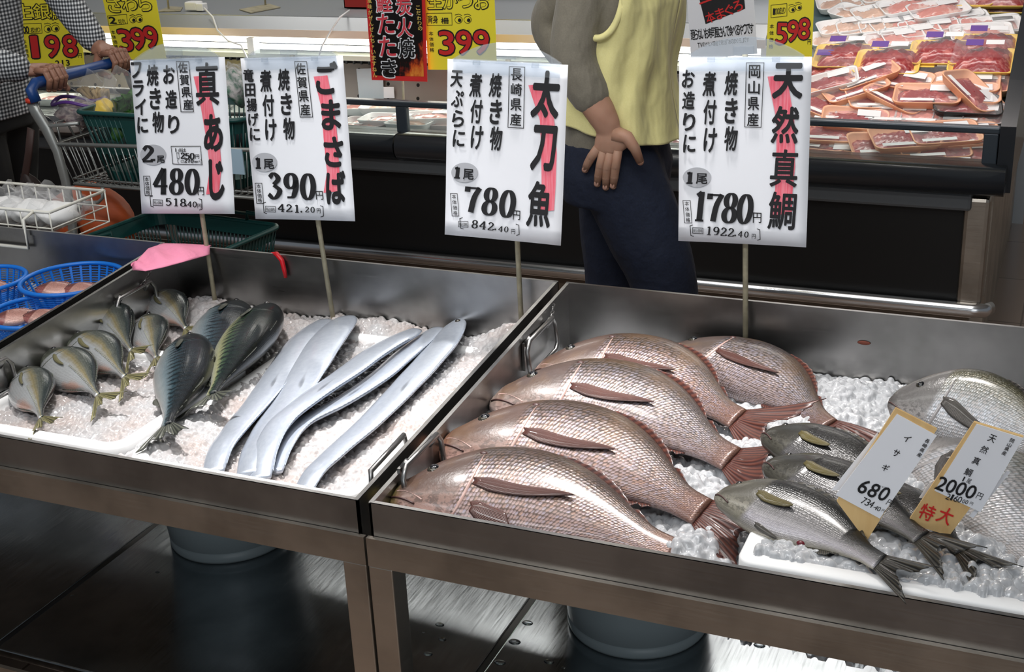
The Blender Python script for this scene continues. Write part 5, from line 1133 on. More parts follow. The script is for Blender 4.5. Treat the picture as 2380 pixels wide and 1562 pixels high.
m.box(p+A(-.03, -.05, 0), p+A(.10, .06, .004)).box(p+A(-.03, -.05, 0), p+A(.10, -.046, .04)).box(p+A(-.03, .056, 0), p+A(.10, .06, .06)).box(p+A(-.03, -.05, 0), p+A(-.026, .06, .05)); m.build('box_shell', rd, r)
q = [at_z(812, 24, .955), at_y(790, 40, 4.34), at_y(775, 62, 4.33), at_y(758, 90, 4.32), at_y(748, 108, 4.32), at_y(740, 135, 4.33)]
tag(MB().tube(q, .0035, 8).build('power_cable', M['foam']), 'white cable hanging from the red box over the lamp tubes', 'cable')
# ------------------------------------------------------------------ left pan: blue baskets of small fish
ice('crushed_ice', -2.78, -1.88, YF+.3, YB-.006, lambda X, Y: ICE-.004+.004*np.sin(13*X)*np.cos(11*Y), 5000, .005, .009, .8, bpy.data.materials['ice_clear'], 'ice bed in the far left pan under the blue baskets', step=.004)
M['blue'] = pm('blue_plastic', (20, 116, 214), .35)
FM['pinkfish'] = fin_mat('small_fish_fin', rgb(120, 70, 64), rgb(190, 130, 118), 10)
def pink_mat(n, s_): return fish_mat(n, [(0, rgb(120, 76, 68)), (.3, rgb(176, 122, 112)), (.6, rgb(212, 160, 148)), (1, rgb(226, 190, 178))], .13, .08, .003, rgb(220, 170, 160), rgb(190, 140, 130), rgb(180, 110, 104), .3, .2, .28, seed=s_)
PINK = pink_mat('small_pink_fish', 90)
def colander(px, py, r, label, zr=.672):
    c = at_z(px, py, zr); zb = .606; o = empty('colander', (c[0], c[1], zb), label, 'basket', 'blue plastic baskets in the far left pan'); rb = r*.74; h = zr-zb
    f = lambda t, z: A(c[0]+(rb+(r-rb)*(z-zb)/h)*math.cos(t), c[1]+(rb+(r-rb)*(z-zb)/h)*math.sin(t), z)
    m = MB(); T = np.linspace(0, 2*math.pi, 49)[:-1]
    for z in np.linspace(zb+h*.26, zr-h*.10, 11): m.tube([f(t, z) for t in T], (.0011, .0012), 5, closed=True)
    for t in np.linspace(0, 2*math.pi, 31)[:-1]:
        for a, b in ((t, t+.05),): m.add([f(a, zb)*1, f(b, zb), f(b, zr), f(a, zr)]+[(f(q, z)-A(math.cos(q), math.sin(q), 0)*.0022) for q, z in ((a, zb), (b, zb), (b, zr), (a, zr))], [(0, 1, 2, 3), (7, 6, 5, 4), (0, 3, 7, 4), (1, 5, 6, 2)], smooth=False)
    m.grid([[f(t, z)-A(math.cos(t), math.sin(t), 0)*off for z, off in ((zb, 0), (zb+h*.28, 0), (zb+h*.28, .002), (zb, .002))] for t in np.linspace(0, 2*math.pi, 49)])
    m.build('slotted_wall', M['blue'], o)
    MB().tube([f(t, zr) for t in T], (.005, .0055), 10, closed=True).build('rim', M['blue'], o)
    m = MB(); m.lathe([(0, zb), (rb, zb), (rb, zb+.002), (0, zb+.002)], (c[0], c[1], 0), 40); m.build('base', M['blue'], o)
    return c
c1 = colander(168, 648, .112, 'blue slotted basket in the back, largest, right of the cut off one', .690)
c2 = colander(84, 724, .100, 'blue slotted basket in front, nearest the dark rim of the middle pan', .676)
c3 = colander(-42, 650, .096, 'blue slotted basket cut off by the left picture edge', .682)
for c, (dx, dy), an, lb in ((c1, (-.03, -.01), .3, 'small pinkish fish at left in the largest blue basket'), (c1, (.035, .0), .1, 'small pinkish fish at right in the largest blue basket'), (c2, (-.035, -.01), .8, 'brownish fish at left in the front blue basket'), (c2, (.03, .0), .2, 'pink fish with raised tail at right in the front blue basket'), (c3, (.035, 0), .4, 'brown pink fish in the blue basket at the left edge')):
    q = A(c[0]+dx, c[1]+dy, .66); d = A(math.cos(an), math.sin(an), 0)*.060
    make_fish('small_fish', lb, 'small pinkish fish in the blue baskets', 'jack', [q-d, q, q+d], 20, PINK, FM['pinkfish'], floor=.650, fat=1.2, sink=0, tail=(.2, .5, .5, 0, 0), dorsal=[(.35, .8, .05, 1, 5, .3)])
# white wire rack hooked over the back wall, with bags
M['whitewire'] = pm('white_coated_wire', (226, 224, 214), .4)
r = empty('wire_rack', (-2.55, 2.39, .70), 'white wire rack hooked on the back wall of the far left pan', 'rack')
x0, x1, y0, y1, z1, z0 = -2.85, -2.22, 2.30, 2.50, .785, .705
m = MB(); pts = [A(x0, y0, z1), A(x1, y0, z1), A(x1, y1, z1), A(x0, y1, z1)]; m.tube(pts, .004, 8, closed=True)
for z in (z0, (z0+z1)/2): m.tube([A(x0, y0, z), A(x1, y0, z), A(x1, y1, z), A(x0, y1, z)], .002, 6, closed=True)
for x in np.linspace(x0, x1, 15):
    m.tube([A(x, y0, z1), A(x, y0, z0), A(x, y1, z0), A(x, y1, z1)], .002, 6)
m.build('wire_frame', M['whitewire'], r)
m = MB(); xs = at_y(63, 560, 2.262)[0]
m.tube([A(xs, 2.30, .785), A(xs, 2.262, .775), A(xs, 2.262, .705), A(xs-.35, 2.262, .705), A(xs-.35, 2.262, .775), A(xs-.35, 2.30, .785)], .0042, 8); m.build('hook', M['whitewire'], r)
def lumpy(m, c, rad, amp=.15, seed=0, n=22, mi=0, fr=3.0):
    rs = np.random.default_rng(seed); ph = rs.uniform(0, 6.28, (6,)); k = rs.uniform(.6, 1.4, (6, 3))*fr; c = np.asarray(c, float); vs = []; q = n//2
    for i in range(q+1):
        for j in range(n):
            a, b = math.pi*i/q, 2*math.pi*j/n; d = A(math.sin(a)*math.cos(b), math.sin(a)*math.sin(b), math.cos(a))
            s = 1+amp*sum(math.sin(np.dot(k[t], d)*1.7+ph[t]) for t in range(6))/2.5; vs.append(c+d*A(*rad)*s)
    m.add(vs, [(i*n+j, (i+1)*n+j, (i+1)*n+(j+1) % n, i*n+(j+1) % n) for i in range(q) for j in range(n)], mi=mi); return m
for i, (px, py, rx, lb) in enumerate(((20, 520, .075, 'clear plastic bag of white goods at left in the wire rack'), (85, 518, .075, 'clear plastic bag of white goods in the middle of the wire rack'), (140, 522, .07, 'crumpled clear bag sticking out at right of the wire rack'))):
    p = at_y(px, py, 2.40); p[2] = .75; b = empty('plastic_bag', p-A(0, 0, .045), lb, 'bag', 'bags in the white wire rack')
    lumpy(MB(), p, (rx*.75, .055, .030), .1, i+5).build('contents', M['foam'], b); lumpy(MB(), p+A(0, 0, .012), (rx, .075, .048), .25, i+9, 26, fr=5).build('bag_film', M['bag'], b)
# pink cloth over the pan corner
Fr = [(309, 628, .738), (338, 630, .745), (385, 620, .748), (436, 606, .746), (487, 592, .738)]; Bk = [(305, 619, .752), (345, 578, .756), (380, 566, .758), (430, 567, .756), (491, 571, .752)]
fp = np.array([at_z(*q) for q in Fr]); bk = np.array([at_z(*q) for q in Bk]); rows = []
for i in range(15):
    s = i/14; row = []
    for j in range(29):
        t = j/28*4; k = min(3, int(t)); f_ = t-k; a = fp[k]*(1-f_)+fp[k+1]*f_; b = bk[k]*(1-f_)+bk[k+1]*f_
        row.append(a*(1-s)+b*s + A(0, 0, .0025*math.sin(j*.5+i*.3)*s*(1-s)*2+.010*math.sin(math.pi*s)*math.sin(j*.35+s*2)**2))
    rows.append(row)
tag(MB().grid(rows).build('cloth', pm('pink_cloth', (246, 150, 182), .85, bump=.7, bscale=45, bdist=.006), solid=.002), 'pink cleaning cloth draped over the corner where the left and middle pans meet', 'cloth')
q = [at_y(640, 596, 2.30), at_y(632, 591, 2.286), at_y(643, 590, 2.272), at_y(655, 605, 2.266), at_y(660, 625, 2.266), at_y(664, 645, 2.266)]
tag(MB().tube(q, [.004, .005, .0055, .0055, .005, .004], 10).build('hook', pm('red_hook', (206, 24, 36), .35)), 'red plastic hook hanging over the back wall of the middle pan', 'hook')

# ------------------------------------------------------------------ shopping cart and baskets
M['green'] = pm('dark_green_plastic', (16, 66, 64), .4)
M['cartblue'] = pm('blue_grip', (22, 62, 122), .35); M['orange'] = pm('orange_bag', (190, 84, 36), .6, bump=.2)
YN, YFAR = 2.90, 3.34
cart = empty('shopping_cart', (-2.4, 3.12, 0), 'grey wire shopping cart with a blue handle at the left', 'shopping cart')
hx = at_y(70, 197, YN); hz = hx[2]; hx = hx[0]
MB().tube([A(hx+.01, YN, hz-.05), A(hx, YN, hz-.015), A(hx, YN+.02, hz), A(hx, YFAR-.02, hz), A(hx, YFAR, hz-.015), A(hx+.01, YFAR, hz-.05)], .0165, 14).build('handle', M['cartblue'], cart, 'blue handle')
for yy, s in ((YN, 0), (YFAR, 1)):
    P = [at_y(x, y, YN) for x, y in ((74, 238), (84, 262), (108, 300), (133, 352), (152, 420), (166, 500), (172, 560))]; P += [A(P[-1][0]+.03, YN, .30), A(P[-1][0]+.02, YN, .12)]
    P = [A(p[0], yy, p[2]) for p in P]
    MB().tube([A(P[0][0], yy, P[0][2]+.012), P[0]], .0175, 14).build('handle_band', pm('red_band', (196, 60, 40), .4), cart, 'red band')
    MB().tube(P, [(.019, .012)]*3+[(.015, .012)]*6, 12).build('upright', M['cart'], cart)
    MB().tube([P[-1], P[-1]+A(.62, 0, .0)], .011, 10).build('base_rail', M['cart'], cart)
    for dx in (.03, .58):
        c = P[-1]+A(dx, 0, -.06); w_ = MB(); w_.tube([c-A(0, .012, 0), c+A(0, .012, 0)], .055, 20); w_.build('wheel', M['black'], cart)
        MB().box(c+A(-.012, -.016, 0), c+A(.012, .016, .06)).build('wheel_fork', M['cart'], cart)
bz0, bz1, bx0, bx1 = .665, .785, at_y(131, 350, YN)[0], at_y(590, 350, YN)[0]
m = MB(); fl = .012
for z, r_ in ((bz1, .006), (bz0, .005), ((bz0*.86+bz1*.14), .003)):
    i_ = 0 if z == bz1 else .012
    m.tube([A(bx0+i_*3, YN+i_, z), A(bx1-i_*2, YN+i_, z+.02*(z == bz1)), A(bx1-i_*2, YFAR-i_, z+.02*(z == bz1)), A(bx0+i_*3, YFAR-i_, z)], r_, 8, closed=True)
m.build('basket_rim', M['cart'], cart)
m = MB()
for x in np.linspace(0, 1, 30):
    xa, xb = bx0+(bx1-bx0)*x, bx0+.036+(bx1-bx0-.06)*x
    m.tube([A(xa, YN, bz1+.02*x), A(xb, YN+.012, bz0), A(xb, YFAR-.012, bz0), A(xa, YFAR, bz1+.02*x)], .0019, 6)
for y in np.linspace(YN+.03, YFAR-.03, 14): m.tube([A(bx0, y, bz1), A(bx0+.036, y, bz0), A(bx1-.024, y, bz0), A(bx1, y, bz1+.02)], .0019, 6)
m.build('wire_basket', M['cart'], cart)
m = MB()
for k in range(5):
    y = YN+.03+k*.09; m.tube([A(bx0-.005, y, bz1), A(bx0-.02, y+.01, bz1+.055), A(bx0-.02, y+.05, bz1+.055), A(bx0-.005, y+.06, bz1)], .0035, 7)
m.tube([A(bx0, YN, bz1), A(bx0-.018, YN, bz1+.052), A(bx0+.10, YN, bz1+.066)], .006, 8); m.build('rear_gate', M['cart'], cart)
m = MB(); a = at_y(183, 436, YN-.01); b = at_y(238, 436, YN-.01)
m.tube([a, a+A(.004, -.004, -.03), a+A(.02, -.004, -.044), b+A(-.02, -.004, -.044), b+A(-.002, -.004, -.03), b], .0055, 8); m.build('bag_hook', M['cart'], cart)
m = MB(); zt = .335
for y in np.linspace(YN+.02, YFAR-.02, 9): m.tube([A(bx0+.08, y, zt), A(bx1-.05, y, zt)], .003, 6)
m.tube([A(bx0+.05, YN, zt), A(bx1-.03, YN, zt), A(bx1-.03, YFAR, zt), A(bx0+.05, YFAR, zt)], .007, 8, closed=True); m.build('lower_rack', M['cart'], cart)
p = at_y(541, 375, YN-.006); MB().box(p+A(-.03, -.002, -.035), p+A(.035, .002, .035)).build('cart_plate', pm('pale_cart_plate', (170, 196, 214), .4), cart, 'pale advertising plate')

def hand_basket(c, lx, ly, h, rot, label, handle_side):
    o = empty('shopping_basket', c, label, 'basket', 'dark green shopping baskets'); c = np.asarray(c, float); cr, sr = math.cos(rot), math.sin(rot)
    def W(x, y, z): return c+A(x*cr-y*sr, x*sr+y*cr, z)
    def ring(z, out=0.0, n=5): k = .84+.16*z/h; return [W(x, y, z) for x, y in rrect(-lx/2*k-out, lx/2*k+out, -ly/2*k-out, ly/2*k+out, .035, n)]
    m = MB()
    for z0, z1 in ((0, h*.14), (h*.40, h*.50), (h*.80, h)):
        a, b, a2, b2 = ring(z0), ring(z1), ring(z0, -.003), ring(z1, -.003); n = len(a)
        m.add(a+b+b2+a2, [(k, (k+1) % n, n+(k+1) % n, n+k) for k in range(n)]+[(n+k, n+(k+1) % n, 2*n+(k+1) % n, 2*n+k) for k in range(n)]+[(2*n+k, 2*n+(k+1) % n, 3*n+(k+1) % n, 3*n+k) for k in range(n)]+[(3*n+k, 3*n+(k+1) % n, (k+1) % n, k) for k in range(n)], smooth=False)
    for s in (-1, 1):
        for t in np.linspace(-.92, .92, 30):
            m.tube([W(t*lx*.42, s*ly/2*.84, 0), W(t*lx*.5, s*ly/2, h)], (.0026, .0016), 5)
        for t in np.linspace(-.9, .9, 20): m.tube([W(s*lx/2*.84, t*ly*.42, 0), W(s*lx/2, t*ly*.5, h)], (.0026, .0016), 5)
        for x0 in (-.22, .0) if s < 0 else (): # solid name panel on the near side
            k0, k1 = .84+.16*.45, 1.0; m.add([W(lx*(x0-.0), -ly/2*k0-.001, h*.45), W(lx*(x0+.2), -ly/2*k0-.001, h*.45), W(lx*(x0+.2), -ly/2-.001, h*.95), W(lx*x0, -ly/2-.001, h*.95)], [(0, 1, 2, 3)], smooth=False)
    m.add(ring(0.002), [tuple(range(len(ring(0))))], smooth=False)
    m.build('slatted_body', M['green'], o)
    MB().tube(ring(h, .004), (.007, .009), 8, closed=True).build('rim', M['green'], o)
    if handle_side:
        for s in (-1, 1):
            P = [W(-lx*.24, s*ly*.51, h+.004), W(-lx*.25, s*ly*.50, h+.03), W(-lx*.50, s*ly*.45, h+.022), W(-lx*.5, s*ly*.60, h+.014), W(lx*.5, s*ly*.60, h+.014), W(lx*.50, s*ly*.45, h+.022), W(lx*.25, s*ly*.50, h+.03), W(lx*.24, s*ly*.51, h+.004)]
            MB().tube([P[0], P[1]]+[W(-lx*.40, s*ly*.62, h+.012), W(0, s*ly*.66, h+.008), W(lx*.40, s*ly*.62, h+.012)]+[P[6], P[7]], .006, 8).build('handle', M['green'], o)
    return o
gx = (at_y(172, 276, YN+.03)[0]+at_y(570, 276, YN+.03)[0])/2
hand_basket((gx, 3.11, .672), .56, .37, .205, 0.0, 'dark green shopping basket full of groceries riding in the cart', False)
bc = at_z(422, 540, .535); hand_basket((bc[0], bc[1], .345), .47, .31, .19, -.10, 'empty dark green shopping basket low behind the middle pan', True)
# groceries in the basket
def P_(px, py, y): return at_y(px, py, y)
lf = pm('leaf_green', (34, 84, 34), .5, col2=(70, 120, 50), nscale=30)
c = P_(288, 235, 3.05); r = empty('leafy_greens', c-A(0, 0, .09), 'leafy greens in clear wrap at right in the cart basket', 'vegetable'); m = MB(); rs = np.random.default_rng(3)
for k in range(26):
    d = unit(rs.normal(size=3)+A(0, 0, .5)); u_ = unit(np.cross(d, rs.normal(size=3))); n_ = np.cross(d, u_); L = rs.uniform(.05, .09); b = c+A(rs.uniform(-.03, .04), rs.uniform(-.03, .03), -.04)
    m.grid([[b+d*L*i/6+u_*(j-2)/2*L*.42*math.sin(math.pi*(i/6*.85+.12))+n_*(.012*math.sin(i*1.3+j*1.7)+.01*((j-2)/2)**2) for j in range(5)] for i in range(7)])
m.build('leaves', lf, r); lumpy(MB(), c, (.065, .06, .095), .18, 3, 26, fr=4).build('clear_wrap', M['bag'], r)
c = P_(188, 262, 3.04); r = empty('produce_bag', c-A(0, 0, .04), 'purple edged bag of produce at left in the cart basket', 'bag'); lumpy(MB(), c, (.085, .06, .032), .2, 12, 24).build('produce', pm('dark_produce', (92, 76, 82), .5, col2=(150, 136, 130), nscale=60), r)
lumpy(MB(), c+A(0, 0, .006), (.095, .066, .038), .22, 14, 26, fr=5).build('bag_film', M['bag'], r); m = MB(); m.tube([c+A(.09*math.cos(t), .05*math.sin(t), .034+.008*math.sin(3*t)) for t in np.linspace(0, 6.28, 24)[:-1]], (.005, .009), 6, closed=True); m.build('purple_band', pm('purple_film', (80, 44, 120), .35), r, 'purple band')
c = P_(246, 258, 3.03); r = empty('lemon_bag', c-A(0, 0, .03), 'yellow bag of fruit between the greens and the produce bag', 'bag'); lumpy(MB(), c, (.04, .035, .036), .12, 20).build('yellow_fruit', pm('lemon_yellow', (232, 196, 40), .4), r); lumpy(MB(), c+A(.005, -.003, 0), (.044, .039, .04), .2, 22, fr=5).build('bag_film', M['bag'], r)
c = P_(222, 222, 3.14); r = empty('mushroom_bag', c-A(0, 0, .05), 'clear bag of pale brown mushrooms behind the yellow fruit', 'bag'); m = MB()
for k in range(24): m.tube([c+A(rs.uniform(-.05, .05), rs.uniform(-.03, .03), -.05), c+A(rs.uniform(-.06, .06), rs.uniform(-.03, .03), .02)], [.004, .006], 6)
m.build('mushrooms', pm('pale_brown', (170, 146, 104), .6), r); lumpy(MB(), c+A(0, 0, .015), (.075, .05, .065), .25, 30, 26, fr=5).build('bag_film', M['bag'], r)
c = P_(548, 200, 3.1); r = empty('snack_bag', c-A(0, 0, .05), 'crumpled white and green bag between the first two white signs', 'bag'); lumpy(MB(), c, (.06, .05, .05), .22, 40, 24).build('contents', pm('bag_contents', (196, 190, 190), .5, col2=(70, 110, 90), nscale=40), r); lumpy(MB(), c+A(0, 0, .004), (.066, .056, .058), .25, 41, 24, fr=5).build('bag_film', M['bag'], r)
c = P_(170, 520, 2.99); r = empty('tote_bag', A(c[0], 3.05, .40), 'orange tote bag hanging inside the cart behind the left pan', 'bag')
lumpy(MB(), A(c[0]+.0, 3.08, .50), (.15, .09, .115), .07, 50, 26).build('bag_body', M['orange'], r); MB().tube([A(c[0]+.05, 3.0, .60), A(c[0]+.02, 2.965, .54), A(c[0]+.055, 2.96, .43)], (.012, .003), 8).build('strap', M['black'], r)

# ------------------------------------------------------------------ people
def loft(m, rings, n=28, cap=True):
    vs = []
    for c, rx, ry in rings:
        for k in range(n):
            t = 2*math.pi*k/n; ct, st = math.cos(t), math.sin(t); e = .86
            vs.append(A(c[0]+rx*abs(ct)**e*(1 if ct >= 0 else -1), c[1]+ry*abs(st)**e*(1 if st >= 0 else -1), c[2]))
    f = [(i*n+k, i*n+(k+1) % n, (i+1)*n+(k+1) % n, (i+1)*n+k) for i in range(len(rings)-1) for k in range(n)]
    if cap: f += [tuple(range(n-1, -1, -1)), tuple((len(rings)-1)*n+k for k in range(n))]
    return m.add(vs, f)
def limb(m, P, R, n=14): 
    m.tube(P, R, n)
    for p, r_ in zip(P, R):
        q = r_ if not hasattr(r_, '__len__') else min(r_); m.sphere(p, q*.98, 12, 8)
    return m
def curve_pts(P, R, k=5):
    P = np.array(P, float); R = np.array([r_ if hasattr(r_, '__len__') else (r_, r_) for r_ in R], float); t = np.linspace(0, 1, len(P)); u = np.linspace(0, 1, (len(P)-1)*k+1)
    return [A(*[smooth_ip(t, P[:, i], q) for i in range(3)]) for q in u], [tuple(float(np.interp(q, t, R[:, i])) for i in range(2)) for q in u]
def head(m, c, s=1.0, face=A(1, 0, 0)):
    m.sphere(c, (.092*s, .076*s, .105*s), 20, 14); m.sphere(c+face*.022+A(0, 0, -.055), (.066, .058, .065), 16, 10)
    m.sphere(c+face*.095+A(0, 0, -.02), (.020, .013, .018), 10, 8); m.tube([c+face*.088+A(0, 0, .02), c+face*.100+A(0, 0, -.018)], [.008, .012], 8)
    m.sphere(c+face*.082+A(0, 0, -.062), (.012, .024, .009), 10, 6)
    for sgn in (-1, 1): m.sphere(c+A(-.005, sgn*.077, -.01), (.018, .008, .028), 10, 8); m.sphere(c+face*.072+A(0, sgn*.032, .012), (.016, .018, .012), 10, 8)
def face_parts(body, c, face, hair):
    for sgn in (-1, 1):
        p = c+face*.082+A(0, sgn*.032, .010); e = MB().sphere(p, (.006, .012, .009), 10, 8).build('eye', M['foam'], body); MB().sphere(p+face*.005, (.003, .005, .005), 8, 6).build('pupil', M['pupil'], e)
    m = MB(); m.sphere(c+A(-.012*face[0], 0, .022), (.100, .086, .105), 20, 14); h = baked(m, .008, 4); keep = [f for f in h.f if not np.mean([h.v[i][0] for i in f]) > c[0]+.055 or np.mean([h.v[i][2] for i in f]) > c[2]+.075]
    h.f = keep; h.mi = [0]*len(keep); h.sm = [True]*len(keep); h.build('hair', hair, body, 'short dark hair')
SKIN = pm('skin', (184, 142, 120), .55, col2=(172, 128, 106), nscale=14, bump=.15, bscale=180, bdist=.0008, Subsurface_Weight=.1)
def nails(body, tips, dirs, nrm):
    for p, d, n in zip(tips, dirs, nrm):
        s_ = np.cross(n, d); MB().sphere(p, (.0055, .0075, .0012), 10, 6, axes=np.array([unit(s_), unit(d), unit(n)])).build('nail', pm('nail', (206, 160, 142), .3), body)
HAIR = pm('dark_hair', (26, 22, 20), .5)

# the worker in the yellow vest, walking to the right, right hand on the hip
Yp = 2.76
def Q(px, py, y=Yp): return at_y(px, py, y)
me = empty('person', (Q(1470, 660)[0], Yp, 0), 'person in a pale yellow vest, grey sweater and jeans, hand resting on the hip', 'person')
w0, w1, ch = Q(1428, 318), Q(1440, 160), Q(1445, 0)
sho = ch+A(.0, 0, .10); nk = sho+A(.01, 0, .07); hd = nk+A(.03, 0, .15)
def torso_rings(o, low=True):
    hip = Q(1432, 380)
    R = [(hip+A(0, 0, -.05), .105+o, .150+o), (hip, .112+o, .155+o), (w0, .104+o, .145+o), (w1, .100+o, .150+o), (ch, .108+o, .168+o), (ch+A(0, 0, .07), .10+o, .172+o), (sho+A(0, 0, .015), .075+o, .13+o), (nk-A(0, 0, .02), .055+o*.6, .06+o*.6)]
    return R if low else R[2:]
legn = curve_pts([Q(1436, 390, 2.69), Q(1500, 540, 2.69), Q(1545, 670, 2.69), A(Q(1580, 700, 2.69)[0], 2.69, .30), A(Q(1575, 700, 2.69)[0], 2.69, .09)], [.088, .080, .066, .052, .042])
legf = curve_pts([Q(1436, 390, 2.84), Q(1434, 540, 2.84), Q(1430, 670, 2.84), A(Q(1405, 700, 2.84)[0], 2.84, .30), A(Q(1360, 700, 2.84)[0], 2.84, .09)], [.088, .080, .064, .052, .042])
armn = [Q(1372, -70, 2.62), Q(1345, 40, 2.60), Q(1334, 132, 2.585), Q(1364, 205, 2.585), Q(1394, 258, 2.585), Q(1417, 300, 2.588)]
arn = curve_pts(armn, [.048, .043, .040, .037, .033, (.028, .021)])
armf = curve_pts([Q(1360, -70, 2.92), Q(1310, 0, 2.93), Q(1282, 62, 2.94), Q(1330, 140, 2.90), Q(1385, 190, 2.88)], [.050, .044, .040, .034, .026])
m = MB(); loft(m, torso_rings(-.012)); limb(m, *legn); limb(m, *legf); limb(m, *arn); limb(m, *armf); m.tube([nk-A(0, 0, .05), hd-A(.01, 0, .05)], [.056, .052], 14); head(m, hd)
for lg in (legn, legf): e = lg[0][-1]; m.sphere(e+A(.06, 0, -.05), (.12, .042, .035), 14, 8)
# right hand: palm, four spread fingers, thumb toward the front
yh = 2.586
wr = Q(1417, 300, yh); kn = [Q(1390, 344, yh), Q(1403, 351, yh-.003), Q(1419, 353, yh-.004), Q(1436, 348, yh-.003)]
for k in kn: m.tube([wr, wr*.5+k*.5+A(0, -.003, 0), k], [(.014, .013), (.0135, .012), (.0115, .0105)], 10); m.sphere(k, .0108, 10, 8)
m.sphere(Q(1415, 330, yh), (.033, .014, .034), 14, 10); m.sphere(Q(1444, 324, yh), (.022, .013, .025), 12, 8)
fing = [[(1390, 344), (1375, 364), (1366, 380), (1360, 394)], [(1403, 351), (1395, 386), (1391, 408), (1388, 427)], [(1419, 353), (1411, 390), (1409, 413), (1408, 435)], [(1436, 348), (1431, 387), (1428, 411), (1425, 432)]]
hm_ = m; m = MB(); tips = []
for i, f_ in enumerate(fing):
    P = [Q(x, y, yh-.004+.004*j) for j, (x, y) in enumerate(f_)]; m.tube(P, [.0106, .0099, .0092, .0077], 12); m.sphere(P[-1], .0079, 10, 8); m.sphere(P[1], .0103, 10, 8); m.sphere(P[2], .0096, 10, 8); tips.append(P)
P = [Q(1430, 312, yh), Q(1458, 320, yh-.004), Q(1476, 346, yh-.002), Q(1488, 376, yh+.004)]; m.tube(P, [.019, .0145, .0115, .0086], 12); m.sphere(P[-1], .0082, 10, 8); m.sphere(P[2], .0110, 10, 8); tips.append(P)
fm = m; m = baked(hm_, .005, 5); m.add(fm.v, fm.f); bd = m.build('body', SKIN, me)
nails(bd, [P[-1]*.9+P[-2]*.1+A(0, -.0068, 0) for P in tips], [unit(P[-1]-P[-2]) for P in tips], [A(0, -1, 0)]*5)
face_parts(bd, hd, A(1, 0, 0), HAIR)
jn = NT('denim'); f_ = jn.noise(jn.obj(), 260, 2); g_ = jn.noise(jn.obj(), 12, 4); jn.set(Base_Color=jn.mix(f_, jn.mix(g_, srgb(20, 28, 48), srgb(34, 46, 74)), srgb(14, 20, 36)), Roughness=.85); jn.bump(g_, .5, .02)
m = MB(); hip = Q(1432, 380); loft(m, [(hip+A(0, 0, -.07), .112, .158), (hip, .122, .165), (w0+A(0, 0, .0), .110, .152), (w0+A(0, 0, .012), .108, .150)])
for lg in (legn, legf): limb(m, lg[0][:-1], [(a+.010, b+.010) for a, b in lg[1][:-1]])
baked(m, .008, 5).build('jeans', jn.m, me)
def cloth_fold(name, c1, c2, bstr=.6, wv=16):
    t = NT(name); mp = t.n('ShaderNodeMapping'); mp.inputs['Scale'].default_value = (1, 1, .45); t.L(t.obj(), mp.inputs[0]); g = t.noise(mp.outputs[0], wv, 3, .5); w2 = t.noise(t.obj(), 300, 2)
    t.set(Base_Color=t.mix(w2, c1, c2), Roughness=.8, Sheen_Weight=.2); t.bump(g, bstr, .03); return t.m
SW = cloth_fold('grey_sweater', srgb(132, 126, 112), srgb(108, 102, 90))
m = MB(); loft(m, torso_rings(.002)[2:]); loft(m, [(Q(1425, 335), .107, .150), (w0, .108, .150), (w1, .102, .152)])
limb(m, arn[0][:17], [(a+.011-.002*i/17, b+.011-.002*i/17) for i, (a, b) in enumerate(arn[1][:17])]); limb(m, armf[0], [(a+.011, b+.011) for a, b in armf[1]])
baked(m, .007, 5).build('sweater', SW, me)
VE = cloth_fold('pale_yellow_vest', srgb(240, 232, 168), srgb(228, 218, 146), 1.0, 11)
# vest: torso shell with a large arm opening, hem lower at the front
n = 180; rows = []; rg = torso_rings(.016)[2:7]; zs = [r_[0][2] for r_ in rg]
for i in range(90):
    s = i/89; row = []
    for k in range(n):
        t = 2*math.pi*k/n; front = math.cos(t); z0 = w0[2]+.040-.035*front; z = z0+(sho[2]+.01-z0)*s
        cx = np.interp(z, zs, [r_[0][0] for r_ in rg]); cy = np.interp(z, zs, [r_[0][1] for r_ in rg]); rx = np.interp(z, zs, [r_[1] for r_ in rg]); ry = np.interp(z, zs, [r_[2] for r_ in rg])
        flare = .030*max(0, 1-s*2.2)**2*(front > -.2)*max(0, front+.2); wob = .005*math.sin(5*t+9*s)+.004*math.sin(11*t-7*s)
        rx, ry = rx+flare+wob, ry+flare*.3+wob
        ct, st = math.cos(t), math.sin(t); row.append(A(cx+rx*abs(ct)**.86*np.sign(ct), cy+ry*abs(st)**.86*np.sign(st), z))
    rows.append(row+[row[0]])
vm = MB().grid(rows); ac = Q(1462, 15); keep = []
for f in vm.f:
    p = np.mean([vm.v[i] for i in f], 0); hole = abs(p[1]-Yp) > .09 and ((p[0]-(ac[0]-.010))/.056)**2+((p[2]-ac[2]-.065)/.105)**2 < 1
    if not hole: keep.append(f)
vm.f = keep; vm.mi = [0]*len(keep); vm.sm = [True]*len(keep)
ve = vm.build('vest', VE, me, 'pale yellow vest', solid=.004)
for sg in (-1, 1):
    bp = []
    for t in np.linspace(0, 2*math.pi, 49)[:-1]:
        x, z = ac[0]-.010+.056*math.cos(t), ac[2]+.065+.105*math.sin(t); cx = np.interp(z, zs, [r_[0][0] for r_ in rg]); cy = np.interp(z, zs, [r_[0][1] for r_ in rg]); rx = np.interp(z, zs, [r_[1] for r_ in rg]); ry = np.interp(z, zs, [r_[2] for r_ in rg])
        ct = min(.97, abs(x-cx)/rx)**(1/.86); bp.append(A(x, cy+sg*(ry+.003)*math.sqrt(1-ct*ct)**.86, z))
    MB().tube(bp, .0075, 8, closed=True).build('armhole_binding', VE, ve)
for lg in (legn, legf):
    e = lg[0][-1]; m = MB(); m.sphere(e+A(.065, 0, -.052), (.135, .048, .038), 16, 10); m.tube([e+A(0, 0, -.04), e+A(0, 0, .01)], .046, 12); baked(m, .008, 3).build('shoe', M['black'], me)

